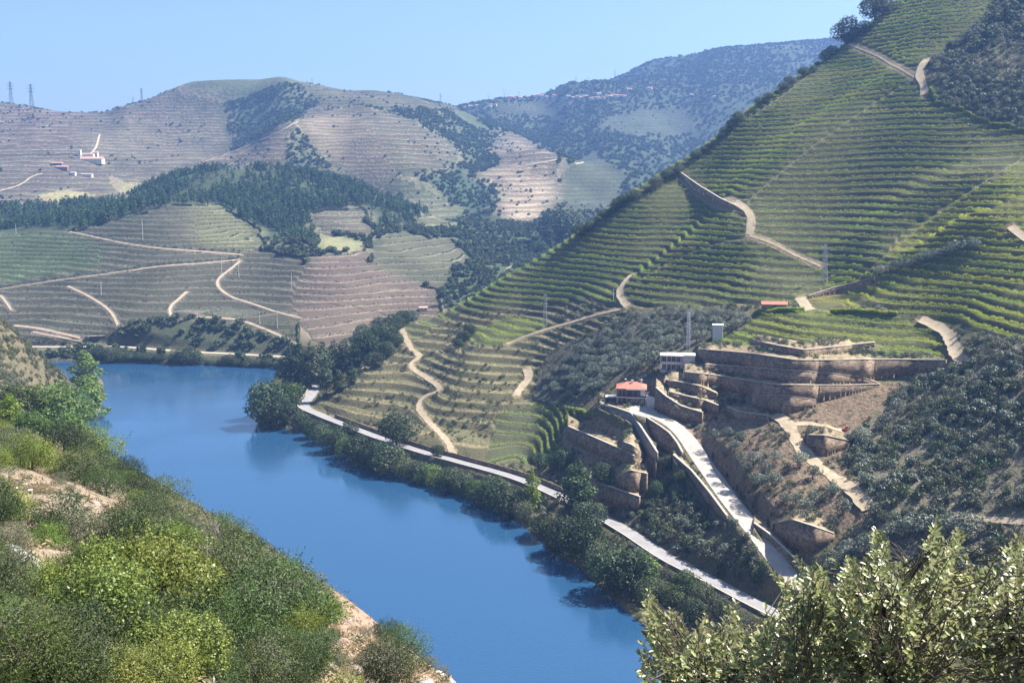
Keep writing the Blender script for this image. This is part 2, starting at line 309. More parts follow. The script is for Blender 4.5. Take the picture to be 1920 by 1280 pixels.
REG = [
 # id, rmin, rmax, period, soil, row, outline
 (FAR, 1500, 5600, 0, (.05,.066,.036), (.04,.055,.028), [(-900,-50),(2600,-50),(2600,500),(-900,500)]),
 # the big hill, left part
 (GRN, 1600, 2900, 8, (.27,.19,.15), (.07,.07,.045), [(-50,185),(240,205),(330,165),(430,160),(430,205),(445,275),(370,310),(300,350),(235,385),(-50,400)]),
 (TAN, 1600, 3000, 10, (.30,.20,.155), (.09,.08,.055), [(-50,185),(110,205),(150,235),(100,275),(-50,270)]),
 (GRN, 1700, 2600, 7, (.30,.22,.155), (.09,.09,.055), [(230,215),(330,195),(420,200),(440,275),(370,305),(290,345),(160,300),(190,255)]),
 (PALE, 1600, 2300, 0, (.34,.30,.13), (.2,.2,.1), [(60,365),(110,352),(165,362),(200,375),(100,388)]),
 (PALE, 1600, 2300, 0, (.32,.29,.13), (.2,.2,.1), [(195,325),(230,335),(300,360),(240,372),(215,350)]),
 (WOOD, 1700, 2900, 0, (.05,.075,.04), (.05,.07,.03), [(425,195),(500,188),(590,190),(560,228),(440,282)]),
 (WOOD, 2000, 2900, 0, (.085,.095,.05), (.05,.07,.03), [(330,150),(540,140),(640,165),(600,195),(430,200),(330,185)]),
 (TAN, 1700, 2900, 8, (.19,.145,.095), (.07,.08,.045), [(560,150),(700,168),(860,200),(800,215),(700,195),(600,200)]),
 (TAN, 1500, 2600, 9, (.36,.26,.17), (.12,.10,.065), [(372,308),(470,268),(555,233),(545,305)]),
 (PALE, 1500, 2600, 7, (.31,.24,.16), (.17,.14,.09), [(558,232),(590,205),(655,202),(690,245),(750,335),(700,345),(640,320),(590,295)]),
 (TAN, 1500, 2700, 9, (.28,.21,.14), (.06,.065,.04), [(652,198),(740,208),(855,275),(850,300),(770,330),(745,325),(690,245)]),
 (WOOD, 1700, 3000, 0, (.075,.095,.05), (.05,.07,.03), [(740,200),(870,205),(940,260),(935,310),(870,322),(848,275)]),
 (TAN, 1600, 2700, 9, (.33,.24,.17), (.10,.09,.06), [(950,243),(1000,272),(1058,292),(1045,345),(1000,335),(935,320),(915,275)]),
 (PALE, 1500, 2300, 8, (.42,.33,.23), (.28,.22,.15), [(878,325),(960,308),(1070,355),(1045,388),(992,425),(930,388),(935,350)]),
 (TAN, 1400, 2300, 8, (.27,.24,.14), (.12,.13,.07), [(705,345),(760,340),(820,380),(870,410),(840,432),(790,425),(760,370)]),
 (WOOD, 1300, 2400, 0, (.04,.065,.035), (.05,.07,.03), [(770,325),(870,318),(945,365),(925,388),(835,388)]),
 (TAN, 1700, 2600, 7, (.13,.125,.075), (.05,.065,.035), [(1060,330),(1110,290),(1180,330),(1150,400),(1060,420),(1010,425)]),
 (GRN, 2400, 4000, 8, (.12,.115,.075), (.05,.07,.04), [(930,195),(1060,195),(1040,225),(930,215)]),
 (GRN, 2200, 4000, 8, (.115,.12,.08), (.05,.07,.04), [(1120,225),(1200,205),(1300,210),(1290,250),(1180,255)]),
 # the near part of the far bank
 (PINE, 1240, 1760, 0, (.045,.06,.03), (.05,.07,.03), [(225,385),(290,352),(350,312),(440,312),(570,312),(700,345),(765,368),(795,402),(770,428),(700,430),(692,395),(640,392),(580,402),(590,470),(500,465),(480,425),(420,385),(330,382),(240,412),(160,436),(-50,445),(-50,385),(100,380)]),
 (V, 850, 1600, 4.4, (.215,.165,.14), (.06,.07,.04), [(-50,440),(160,434),(250,405),(330,382),(420,386),(490,430),(495,470),(570,480),(560,650),(400,640),(200,640),(-50,660)]),
 (TAN, 1100, 1500, 3.8, (.33,.30,.15), (.11,.12,.06), [(360,388),(420,388),(487,432),(478,470),(380,462),(365,440)]),
 (GRN, 1000, 1400, 3.8, (.17,.19,.09), (.07,.11,.045), [(-50,440),(130,436),(190,462),(180,500),(60,522),(-50,532)]),
 (TAN, 850, 1500, 4.6, (.33,.24,.185), (.13,.10,.08), [(575,476),(690,468),(700,500),(825,545),(830,590),(720,640),(640,660),(585,640),(560,600),(548,555),(566,510)]),
 (TAN, 1000, 1500, 4.6, (.25,.21,.15), (.09,.10,.055), [(690,450),(760,432),(850,450),(890,488),(850,510),(835,540),(760,525),(700,500)]),
 (TAN, 1100, 1500, 4.6, (.30,.22,.17), (.11,.11,.07), [(590,400),(680,392),(695,430),(680,440),(610,440),(585,420)]),
 (PALE, 1100, 1500, 0, (.27,.26,.13), (.1,.12,.06), [(588,422),(612,440),(690,452),(680,470),(596,468)]),
 (WOOD, 1000, 2400, 0, (.055,.08,.035), (.05,.07,.03), [(810,430),(870,402),(980,418),(1060,400),(1060,470),(940,530),(830,560),(850,500),(890,490),(860,455)]),
 (SCR, 850, 1000, 0, (.10,.085,.055), (.05,.07,.03), [(90,652),(230,652),(330,660),(520,670),(580,674),(580,700),(60,690)]),
 (SCR, 860, 1000, 0, (.07,.075,.045), (.05,.07,.03), [(205,640),(240,600),(370,598),(445,602),(485,615),(525,632),(560,652),(560,662),(430,658),(230,645)]),
 # the spur
 (MID, 480, 800, 3.6, (.27,.205,.12), (.11,.11,.05), [(600,700),(740,600),(860,575),(1010,570),(1110,560),(1180,578),(1150,620),(1050,650),(1000,720),(1060,760),(950,870),(860,860),(690,820),(600,760)]),
 (V, 330, 960, 3.4, (.26,.195,.12), (.08,.10,.04), [(1640,-60),(1700,-300),(2600,-300),(2600,600),(1930,640),(1700,600),(1640,560),(1500,575),(1300,572),(1180,580),(1110,560),(1010,575),(860,588),(700,680),(640,640),(950,480),(1280,280),(1450,150),(1600,50)]),
 (V, 330, 960, 3.8, (.26,.195,.12), (.08,.10,.04), [(1700,155),(1560,248),(1430,352),(1388,395),(1408,440),(1490,478),(1545,520),(1620,520),(1930,330),(2600,200),(2600,100),(1760,190)]),
 (Yl, 330, 700, 3.3, (.19,.12,.065), (.14,.16,.04), [(1640,500),(1700,430),(1800,370),(1930,300),(2200,260),(2200,640),(1930,640),(1800,612),(1740,604),(1650,575),(1540,585),(1510,565),(1560,520)]),
 (Yl, 380, 640, 2.9, (.15,.12,.065), (.15,.18,.04), [(1330,640),(1420,590),(1520,582),(1680,590),(1760,620),(1775,672),(1600,674),(1480,672),(1312,652)]),
 (Yl, 500, 760, 2.9, (.16,.15,.07), (.14,.17,.04), [(890,612),(985,592),(1030,598),(1000,632),(940,645),(880,642)]),
 (LOWV, 440, 620, 2.6, (.13,.105,.06), (.08,.10,.04), [(905,870),(930,775),(1000,755),(1060,765),(1120,790),(1080,850),(1010,868)]),
 (OLV, 430, 700, 0, (.12,.10,.075), (.05,.07,.03), [(1030,660),(1180,588),(1300,574),(1420,590),(1400,615),(1330,640),(1300,658),(1240,655),(1235,705),(1150,720),(1125,750),(1080,765),(1000,745),(1010,690)]),
 (SCR, 330, 900, 0, (.11,.095,.06), (.05,.07,.03), [(1745,120),(1860,25),(1930,-80),(2300,-100),(2300,240),(1930,245),(1860,232),(1760,190),(1735,150)]),
 (SCR, 250, 520, 0, (.18,.15,.105), (.05,.07,.03), [(1650,725),(1780,690),(1830,640),(1930,640),(2500,640),(2500,1250),(1500,1200),(1500,1080),(1650,960),(1560,870),(1600,800)]),
 (BARE, 330, 560, 0, (.22,.15,.105), (.05,.07,.03), [(1215,715),(1240,690),(1320,680),(1650,720),(1700,712),(1660,760),(1610,800),(1580,860),(1640,960),(1560,1010),(1440,985),(1380,930),(1330,860),(1270,790),(1225,765)]),
 (SCR, 330, 480, 0, (.12,.10,.075), (.05,.07,.03), [(1110,950),(1180,930),(1235,868),(1262,855),(1330,930),(1400,1000),(1450,1080),(1420,1110),(1330,1075),(1180,995)]),
 (WOOD, 1500, 2600, 0, (.07,.085,.045), (.05,.07,.03), [(535,262),(560,240),(595,290),(640,340),(560,325),(535,310)]),
 (99, 20, 330, 0, (.30,.225,.17), (.16,.14,.07), [(0,880),(60,880),(150,900),(245,925),(250,985),(190,1020),(100,1100),(0,1100)]),
 (99, 20, 330, 0, (.33,.22,.165), (.16,.14,.07), [(590,1110),(660,1105),(700,1150),(870,1290),(860,1400),(600,1400)]),
 (BARE, 400, 560, 0, (.26,.19,.125), (.05,.07,.03), [(1055,800),(1125,785),(1180,815),(1240,850),(1235,870),(1190,930),(1130,960),(1090,900),(1050,840)]),
]
for rid, r0, r1, per, so, ro, poly in REG:
    m = (RAD > r0) & (RAD < r1) & near_box(PX, PY, poly, 10)
    if not m.any(): continue
    k = np.zeros(Z.shape, bool); k[m] = inside(jx[m], jy[m], poly)
    RID[k] = rid; PER[k] = per; soil[k] = so; rowc[k] = ro
del jx, jy
# the plots of the far hills grade into each other over a few metres
fz = int(np.searchsorted(RR, 900))
for arr in (soil, rowc):
    sub = arr[:, fz:]; acc = np.zeros_like(sub); wsum = 0
    for dx_ in range(-9, 10, 3):
        for dy_ in range(-3, 4, 3): acc += np.roll(np.roll(sub, dx_, 0), dy_, 1); wsum += 1
    arr[:, fz:] = acc/wsum
# ---------------------------------------------------------------- paths: pixel lines laid on the land
PATHS = [
 ('dirt_track', 'pale dirt track climbing past the scrub on the upper spur', 2.4, [(1738,112),(1728,125),(1722,142),(1733,160),(1733,178)]),
 ('dirt_track', 'long dark track falling across the upper vineyard rows', .6, [(1590,84),(1640,103),(1690,132),(1722,150)]),
 ('dirt_track', 'steep narrow track crossing the middle of the spur', 1.0, [(1266,315),(1300,345),(1340,367),(1382,382)]),
 ('dirt_track', 'short bright bend of track between two vineyard blocks', 2.3, [(1376,380),(1400,393),(1409,412),(1405,440)]),
 ('dirt_track', 'grassy track running down from the bright bend to the pylon', .7, [(1405,442),(1450,457),(1490,478),(1540,500)]),
 ('dirt_track', 'pale bend of track above the left edge of the olive grove', 2.0, [(1184,515),(1165,538),(1160,554),(1176,575)]),
 ('dirt_track', 'thin stone-edged track along the top of the dry terraces', 1.2, [(1176,577),(1120,590),(1060,608),(1000,625),(950,645)]),
 ('dirt_track', 'short pale scrape of track high on the ridge edge', 1.8, [(962,497),(948,508),(936,520)]),
 ('dirt_track', 'winding pale track down the dry terraces to the river road', 1.7, [(752,617),(766,645),(774,660),(791,668),(768,685),(812,716),(827,731),(803,739),(789,748),(784,765),(807,794),(836,824),(851,853)]),
 ('dirt_track', 'short looping track between the dry terraces and olives', 2.3, [(987,692),(994,706),(975,728),(968,742)]),
 ('dirt_track', 'wide pale track junction beside the yellow-green vines', 2.5, [(1725,600),(1745,608),(1776,624),(1783,640),(1790,660),(1806,682)]),
 ('dirt_track', 'short spur of track ending at the yellow-green vines', 2.2, [(1790,616),(1779,622)]),
 ('dirt_track', 'pale gravel apron beside the shed with the red roof', 2.6, [(1500,558),(1510,572),(1520,582)]),
 ('dirt_track', 'wide rutted track curving down through the raw earth cutting', 2.6, [(1450,779),(1467,785),(1485,808),(1498,836),(1520,860),(1553,887),(1593,915),(1613,938),(1630,955)]),
 ('dirt_track', 'stony ledge leading off the rutted track to the digger', 1.5, [(1490,796),(1520,794),(1545,800),(1580,808)]),
 ('dirt_track', 'narrow level track along the foot of the dark scrub slope', 1.3, [(1790,964),(1818,970),(1860,975),(1925,980)]),
 ('dirt_track', 'pale track at the far right edge of the yellow-green vines', 2.0, [(1895,425),(1912,440),(1930,452)]),
 ('dirt_track', 'pale forked track down the middle of the far vineyard', 3.0, [(450,490),(430,507),(408,524),(408,538),(433,557),(473,570),(520,586),(562,596)]),
 ('dirt_track', 'short crooked track above the dark riverside scarp', 2.8, [(350,547),(334,562),(316,577),(321,592)]),
 ('dirt_track', 'pale track along the top edge of the riverside scarp', 2.6, [(367,594),(443,599),(483,612),(520,627),(557,647)]),
 ('dirt_track', 'track hooking down the left end of the far vineyard', 2.6, [(127,537),(173,560),(207,584),(221,612)]),
 ('dirt_track', 'tree-lined track slanting up across the far vineyard', 2.8, [(-10,544),(100,527),(200,514),(300,500),(380,494),(450,487)]),
 ('dirt_track', 'upper tree-lined track under the pine wood', 2.8, [(130,435),(187,447),(240,458),(300,466),(380,472),(452,478)]),
 ('dirt_track', 'little pale track at the left edge of the far vineyard', 2.4, [(0,554),(10,565),(21,582)]),
 ('dirt_track', 'terrace road above the railway beside the white yard', 2.8, [(26,610),(80,617),(150,634)]),
 ('dirt_track', 'lower terrace road above the railway', 2.0, [(62,622),(110,632),(155,640)]),
 ('dirt_track', 'pale road bending above the hill estate', 4.0, [(187,252),(184,262),(185,270),(180,280),(168,290)]),
 ('dirt_track', 'white hairpin road below the hill estate', 4.0, [(0,358),(42,345),(60,330),(80,326)]),
 ('dirt_track', 'straight field road under the brown triangular field', 3.5, [(938,320),(990,310),(1055,298)]),
 ('dirt_track', 'snaking white track in the blue valley', 4.5, [(1096,291),(1090,298),(1094,304),(1080,308)]),
 ('dirt_track', 'bright access road down the dark wood edge', 3.5, [(560,228),(520,250),(480,268),(372,308)]),
]
def lay(pts, step=6):
    """Catmull-Rom line through pixels, each sample dropped on the land."""
    p = densify(np.array(pts, float), 7); out = []
    for x, y in p:
        h = hit(x, y, 330)
        if h is not None: out.append(h)
    out = np.array(out)
    runs = [[out[0]]]                         # keep the longest run that does not jump across a ridge
    for q in out[1:]:
        if np.linalg.norm(q[:2]-runs[-1][-1][:2]) < 25+0.06*np.hypot(q[0], q[1]): runs[-1].append(q)
        else: runs.append([q])
    out = np.array(max(runs, key=len))
    for _ in range(2):
        if len(out) > 4: out[1:-1] = (out[:-2]+out[1:-1]*2+out[2:])/4
    return out
path_world = []
NOROW = np.full(Z.shape, 99., np.float32)     # distance to the nearest road or track
def mark(line, reach=16, off=0.):
    m = near_box(X, Y, line, reach)
    st = line[::max(1, len(line)//120)]
    if not np.allclose(st[-1], line[-1]): st = np.vstack([st, line[-1]])
    d, _ = dist_poly(X[m], Y[m], st); NOROW[m] = np.minimum(NOROW[m], d+off)
for ln in (road, drive, rail): mark(ln, 18, -2.8)
for q_ in ([(1700,155),(1560,248),(1430,352),(1388,395)], [(1408,445),(1330,462),(1260,490),(1190,530)], [(1925,292),(1840,345),(1740,415),(1690,455),(1600,530)], [(1560,100),(1480,170),(1400,225)]):
    ln = lay(q_); mark(ln, 12, 2.4)
log('paths')

# ---------------------------------------------------------------- retaining walls: (x, top y, bottom y); the land is filled up behind each
TOPZ = {'tall smooth grey': ('ramp', 0.25), 'triangular stone wall': ('drive', .25), 'thin stone wall along': ('drive', .25), 'reddish wall along': ('drive', 1.6)}
DPY = [q_[1] for q_ in DRIVE]; DZ = [float(atY(*q_)[2]) for q_ in DRIVE]
WALLS = [
 ('low stone wall bracing the lowest bench above the river road', [(1126,907,936),(1160,918,948),(1198,931,958)]),
 ('short blunt stone wall under the grassy bench left of the driveway', [(1154,897,912),(1180,881,922),(1212,888,926)]),
 ('long rough stone wall slanting under the shaded bench', [(1064,799,822),(1100,814,842),(1150,836,862),(1205,862,874)]),
 ('small curved stone wall on the shaded bench', [(1168,828,846),(1185,834,854),(1213,858,861)]),
 ('tall smooth grey wall carrying the forecourt of the red-roofed house', [(1123,754,781),(1150,763,795),(1182,774,820),(1205,808,850),(1232,850,862)]),
 ('triangular stone wall under the upper bend of the driveway', [(1212,783,790),(1232,796,852),(1253,811,857),(1268,830,856),(1279,850,853)]),
 ('thin stone wall along the left edge of the driveway', [(1261,852,856),(1295,882,898),(1327,921,944),(1345,945,962),(1362,968,980)]),
 ('reddish wall along the right edge of the lower driveway', [(1412,980,984),(1440,1000,1018),(1475,1033,1058),(1510,1070,1092)]),
 ('dark stone wall jutting out beside the lower driveway', [(1444,982,992),(1484,974,1026),(1525,987,1034),(1564,1000,1012)]),
 ('tall rough wall closing the forecourt behind the house', [(1228,726,768),(1246,742,777),(1276,761,789),(1316,773,793)]),
 ('lower narrow wall of the stepped benches behind the house', [(1254,734,742),(1285,742,757),(1320,750,769),(1346,760,778)]),
 ('upper narrow wall of the stepped benches behind the house', [(1246,712,722),(1275,716,731),(1310,723,742),(1345,738,750)]),
 ('short wall under the grassy ledge by the rutted track', [(1362,762,768),(1386,772,784),(1440,779,790)]),
 ('curved wall of bare earth above the rutted track', [(1410,742,760),(1440,741,772),(1480,742,776),(1530,750,762)]),
 ('dark cut bank wall under the stony ledge', [(1514,815,834),(1545,816,856),(1592,826,838)]),
 ('lowest of the three long walls sweeping right from the white building', [(1282,697,712),(1340,703,728),(1413,715,740),(1460,721,748),(1533,722,752),(1590,722,741),(1650,720,724)]),
 ('middle of the three long walls sweeping right from the white building', [(1322,683,694),(1400,688,706),(1480,694,717),(1560,700,721),(1612,706,719),(1648,719,721)]),
 ('uppermost and longest retaining wall under the bright vines', [(1308,654,675),(1360,658,682),(1413,663,688),(1493,675,698),(1560,675,704),(1613,674,712),(1690,674,706),(1773,675,688)]),
 ('stone wall between the bright vine strips', [(1412,638,646),(1460,648,662),(1507,656,669),(1567,650,662),(1640,642,650)]),
 ('dark bank wall rising beside the row of olive bushes', [(1515,555,560),(1560,540,551),(1600,530,541),(1640,519,530)]),
 ('retaining wall of the middle track in the vineyard', [(1268,318,326),(1310,348,364),(1350,372,386),(1380,386,392)]),
]
wall_world = []
def build_wall(lab, spec):
    global Z
    xs = np.array([q[0] for q in spec], float); yt = np.array([q[1] for q in spec], float); yb = np.array([q[2] for q in spec], float)
    px = np.arange(xs[0], xs[-1]+.01, 2.0); t = np.interp(px, xs, yt); b = np.interp(px, xs, yb)
    P_ = [hit(x, y, 300) for x, y in zip(px, b)]
    ok = [i for i, q in enumerate(P_) if q is not None]
    px, t, b = px[ok], t[ok], b[ok]; q = np.array([P_[i] for i in ok]); r = np.hypot(q[:, 0], q[:, 1])
    med = np.median(r); r = np.clip(r, med*.8, med*1.2)
    for _ in range(6): r[1:-1] = (r[:-2]+2*r[1:-1]+r[2:])/4
    a, sb = azslope(px, b); _, st = azslope(px, t)
    tied = False
    for key, (kind_, dz_) in TOPZ.items():
        if lab.startswith(key):
            tied = True
            zz_ = YARDZ+dz_-9.*np.clip((px-1180)/52, 0, 1) if kind_ == 'ramp' else np.interp(t, DPY, DZ)+dz_
            r = (zz_-CAMZ)/st
            for _ in range(4): r[1:-1] = (r[:-2]+2*r[1:-1]+r[2:])/4
    zb = CAMZ+sb*r; zt = CAMZ+st*r
    for _ in range(3): zt[1:-1] = (zt[:-2]+2*zt[1:-1]+zt[2:])/4
    cols = np.where((AZ >= a[0]) & (AZ <= a[-1]))[0]
    for c in cols:
        r0 = np.interp(AZ[c], a, r); z1 = np.interp(AZ[c], a, zt)-.12
        k0 = int(np.searchsorted(RR, r0+.35)); k1 = int(np.searchsorted(RR, r0+26))
        seg = Z[c, k0:k1]; up = np.where(seg >= z1)[0]
        e = up[0] if len(up) else len(seg)
        ramp = np.linspace(0, .5, max(e, 1))[:e]
        Z[c, k0:k0+e] = np.maximum(seg[:e], z1)
        if 'vines' not in lab and 'vineyard' not in lab and 'olive' not in lab: soil[c, k0:k0+e] = (.33, .25, .155); RID[c, k0:k0+e] = BARE; PER[c, k0:k0+e] = 0
        kk = int(np.searchsorted(RR, r0)); kf = int(np.searchsorted(RR, r0-6)); z0 = np.interp(AZ[c], a, zb)
        Z[c, kk-1:k0] = np.minimum(Z[c, kk-1:k0], z0)          # the step itself sits inside the wall
        if not tied: Z[c, kf:kk] = np.minimum(Z[c, kf:kk], z0+.6)
        elif kk-kf > 2:
            w_ = sstep(0, 1, np.linspace(0, 1.6, kk-kf)); Z[c, kf:kk] = Z[c, kf:kk]*(1-w_)+z0*w_
    fr = np.stack([np.sin(a)*r, np.cos(a)*r], 1)
    return fr, zb, zt
for lab, spec in WALLS:
    fr, zb, zt = build_wall(lab, spec); wall_world.append((lab, fr, zb, zt)); mark(np.c_[fr, zt], 7)
log('walls')
for name, lab, half, pts in PATHS:
    ln = lay(pts); path_world.append(ln); mark(ln, 16)

# ---------------------------------------------------------------- terraces
tm = np.where(PER > 0, 1.0, 0.0)*sstep(1.5, 5, NOROW)*(1-sstep(1350, 1700, RR))[None, :]
pp = np.where(PER > 0, PER, 1.0)
wob = .55*fbm(X/60, Y/60, 71, 3)*pp                 # the rows wander a little off the true contour
ZR = ZS+wob
u = ZR/pp; k = np.floor(u); u = u-k
b = .42
g = np.where(u < b, .10*u/b, .10+.90*sstep(0, 1, (u-b)/(1-b)))
Zt = pp*(k+g)-wob
Z = np.where(tm > 0, Z+tm*(Zt-ZS), Z)
Z = Z+((RAD > 330) & (RAD < 1000) & (Z > .6))*(.16*fbm(X/2.6, Y/2.6, 44, 2))
ZR = np.where(PER > 0, ZR, 0)
# ---------------------------------------------------------------- the land mesh
def set_mesh(me, co, loops, starts, totals, smooth=False):
    me.vertices.add(len(co)); me.vertices.foreach_set('co', np.ascontiguousarray(co, np.float32).ravel())
    me.loops.add(len(loops)); me.loops.foreach_set('vertex_index', np.ascontiguousarray(loops, np.int32))
    me.polygons.add(len(starts)); me.polygons.foreach_set('loop_start', np.ascontiguousarray(starts, np.int32))
    try: me.polygons.foreach_set('loop_total', np.ascontiguousarray(totals, np.int32))
    except Exception: pass
    if smooth: me.polygons.foreach_set('use_smooth', np.ones(len(starts), bool))
    me.update(calc_edges=True)
def mesh_np(name, co, faces, smooth=False, mats=(), midx=None):
    """faces: (n, k) index array."""
    faces = np.asarray(faces, np.int32); k = faces.shape[1]
    me = bpy.data.meshes.new(name)
    set_mesh(me, co, faces.ravel(), np.arange(len(faces))*k, np.full(len(faces), k), smooth)
    for m in mats: me.materials.append(m)
    if midx is not None: me.polygons.foreach_set('material_index', np.asarray(midx, np.int32))
    return me
def link(name, me, parent=None, **props):
    o = bpy.data.objects.new(name, me); scene.collection.objects.link(o)
    if parent is not None: o.parent = parent
    for k_, v_ in props.items(): o[k_] = v_
    return o
def attr(me, name, typ, data, key='value'):
    a = me.attributes.new(name, typ, 'POINT'); a.data.foreach_set(key, np.ascontiguousarray(data, np.float32).ravel())

def new_mat(name):
    m = bpy.data.materials.new(name); m.use_nodes = True; nt = m.node_tree; nt.nodes.clear()
    out = nt.nodes.new('ShaderNodeOutputMaterial'); return m, nt, out
def nd(nt, t, **kw):
    n_ = nt.nodes.new(t)
    for k_, v_ in kw.items():
        if k_.startswith('i_'): n_.inputs[int(k_[2:])].default_value = v_
        else: setattr(n_, k_, v_)
    return n_
def mixc(nt, fac, a, b_, mode='MIX'):
    m_ = nt.nodes.new('ShaderNodeMix'); m_.data_type = 'RGBA'; m_.blend_type = mode
    for sock, v in ((m_.inputs[0], fac), (m_.inputs[6], a), (m_.inputs[7], b_)):
        if hasattr(v, 'is_linked') or hasattr(v, 'links'): nt.links.new(v, sock)
        else: sock.default_value = v if not isinstance(v, tuple) or len(v) == 4 else (*v, 1)
    return m_.outputs[2]
def math_(nt, op, a, b_=None, c_=None):
    m_ = nt.nodes.new('ShaderNodeMath'); m_.operation = op
    for i, v in enumerate((a, b_, c_)):
        if v is None: continue
        if hasattr(v, 'links'): nt.links.new(v, m_.inputs[i])
        else: m_.inputs[i].default_value = v
    return m_.outputs[0]
def noise(nt, scale, detail=3, rough=.55, vec=None):
    n_ = nt.nodes.new('ShaderNodeTexNoise'); n_.inputs['Scale'].default_value = scale
    n_.inputs['Detail'].default_value = detail; n_.inputs['Roughness'].default_value = rough
    if vec is not None: nt.links.new(vec, n_.inputs['Vector'])
    return n_.outputs[0]
def remap(nt, v, a, b_, c_=0., d_=1.):
    m_ = nt.nodes.new('ShaderNodeMapRange'); nt.links.new(v, m_.inputs[0])
    for i, x_ in enumerate((a, b_, c_, d_)): m_.inputs[i+1].default_value = x_
    return m_.outputs[0]

# material of the land
M_land, nt, out = new_mat('land')
bs = nd(nt, 'ShaderNodeBsdfPrincipled'); bs.inputs['Roughness'].default_value = .95; bs.inputs['Specular IOR Level'].default_value = .15
geo_ = nd(nt, 'ShaderNodeNewGeometry'); pos = geo_.outputs['Position']
aS = nd(nt, 'ShaderNodeAttribute', attribute_name='soil'); aR = nd(nt, 'ShaderNodeAttribute', attribute_name='rowc')
aP = nd(nt, 'ShaderNodeAttribute', attribute_name='per'); aZ = nd(nt, 'ShaderNodeAttribute', attribute_name='zrow'); aF = nd(nt, 'ShaderNodeAttribute', attribute_name='scl')
scl = aF.outputs['Fac']                                        # coarseness grows with the size of the things on the land
vs = nd(nt, 'ShaderNodeVectorMath', operation='DIVIDE'); nt.links.new(pos, vs.inputs[0])
comb = nd(nt, 'ShaderNodeCombineXYZ')
for i in range(3): nt.links.new(scl, comb.inputs[i])
nt.links.new(comb.outputs[0], vs.inputs[1]); pv = vs.outputs[0]
n_big = noise(nt, .018, 4); n_mid = noise(nt, .9, 5, .65, pos); n_fine = noise(nt, 3.2, 4, .7, pos)
nt.links.new(pos, n_big.node.inputs['Vector'])
n_blob = noise(nt, 1.0, 3, .6, pv)
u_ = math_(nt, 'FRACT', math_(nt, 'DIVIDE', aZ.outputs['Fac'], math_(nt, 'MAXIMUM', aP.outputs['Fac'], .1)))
row = math_(nt, 'MULTIPLY', remap(nt, u_, .02, .10), remap(nt, u_, .52, .40))
row = math_(nt, 'MULTIPLY', row, remap(nt, aP.outputs['Fac'], .5, 1.))
gap = remap(nt, noise(nt, .35, 3, .6, pos), .36, .50)
row = math_(nt, 'MULTIPLY', row, gap)
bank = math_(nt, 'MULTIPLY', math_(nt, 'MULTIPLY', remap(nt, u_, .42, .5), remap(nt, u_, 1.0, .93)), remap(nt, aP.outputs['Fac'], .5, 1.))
base = mixc(nt, math_(nt, 'MULTIPLY', bank, .9), aS.outputs['Color'], mixc(nt, .6, aR.outputs['Color'], (.045,.034,.026)))  # bank faces darkened in colour: weeds, plus the shade on them painted in
col = mixc(nt, row, base, aR.outputs['Color'])
weed = remap(nt, n_mid, .52, .66, 0, .65)
col = mixc(nt, weed, col, aR.outputs['Color'])
blob = remap(nt, n_blob, .42, .60, 0, .55)
col = mixc(nt, blob, col, mixc(nt, .6, aR.outputs['Color'], (.03, .045, .018)))
bright = remap(nt, n_big, .3, .7, .78, 1.22)
hv = nd(nt, 'ShaderNodeHueSaturation'); nt.links.new(col, hv.inputs['Color']); nt.links.new(bright, hv.inputs['Value'])
hv2 = nd(nt, 'ShaderNodeHueSaturation'); nt.links.new(hv.outputs[0], hv2.inputs['Color']); nt.links.new(remap(nt, n_fine, .25, .75, .65, 1.4), hv2.inputs['Value'])
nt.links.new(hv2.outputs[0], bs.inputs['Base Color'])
bp = nd(nt, 'ShaderNodeBump'); bp.inputs['Strength'].default_value = .9
hsum = math_(nt, 'ADD', math_(nt, 'MULTIPLY', n_mid, 1.0), math_(nt, 'MULTIPLY', n_fine, .3))
hb = math_(nt, 'ADD', hsum, math_(nt, 'MULTIPLY', n_blob, math_(nt, 'MULTIPLY', scl, .8)))
nt.links.new(hb, bp.inputs['Height']); bp.inputs['Distance'].default_value = .6
nt.links.new(bp.outputs[0], bs.inputs['Normal']); nt.links.new(bs.outputs[0], out.inputs[0])

vid = np.arange(NA*NR).reshape(NA, NR)
fq = np.stack([vid[:-1, :-1], vid[:-1, 1:], vid[1:, 1:], vid[1:, :-1]], -1).reshape(-1, 4)[:, ::-1]
# normals must point up: columns run clockwise, rows outwards
co = np.stack([X, Y, Z], -1).reshape(-1, 3)
a0, b0, c0 = co[fq[5000, 0]], co[fq[5000, 1]], co[fq[5000, 2]]
if np.cross(b0-a0, c0-a0)[2] < 0: fq = fq[:, ::-1]
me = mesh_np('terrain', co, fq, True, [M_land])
attr(me, 'soil', 'FLOAT_COLOR', np.concatenate([soil, np.ones(Z.shape+(1,), np.float32)], -1), 'color')
attr(me, 'rowc', 'FLOAT_COLOR', np.concatenate([rowc, np.ones(Z.shape+(1,), np.float32)], -1), 'color')
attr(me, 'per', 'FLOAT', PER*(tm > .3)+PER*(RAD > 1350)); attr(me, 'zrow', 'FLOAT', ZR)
attr(me, 'scl', 'FLOAT', np.select([RAD < 330, RAD < 1000, RAD < 1500, RAD < 2300], [.35, 1.6, 3.5, 6.], 9.))
terrain = link('terrain', me, kind='structure')
del fq, co
log('terrain mesh')

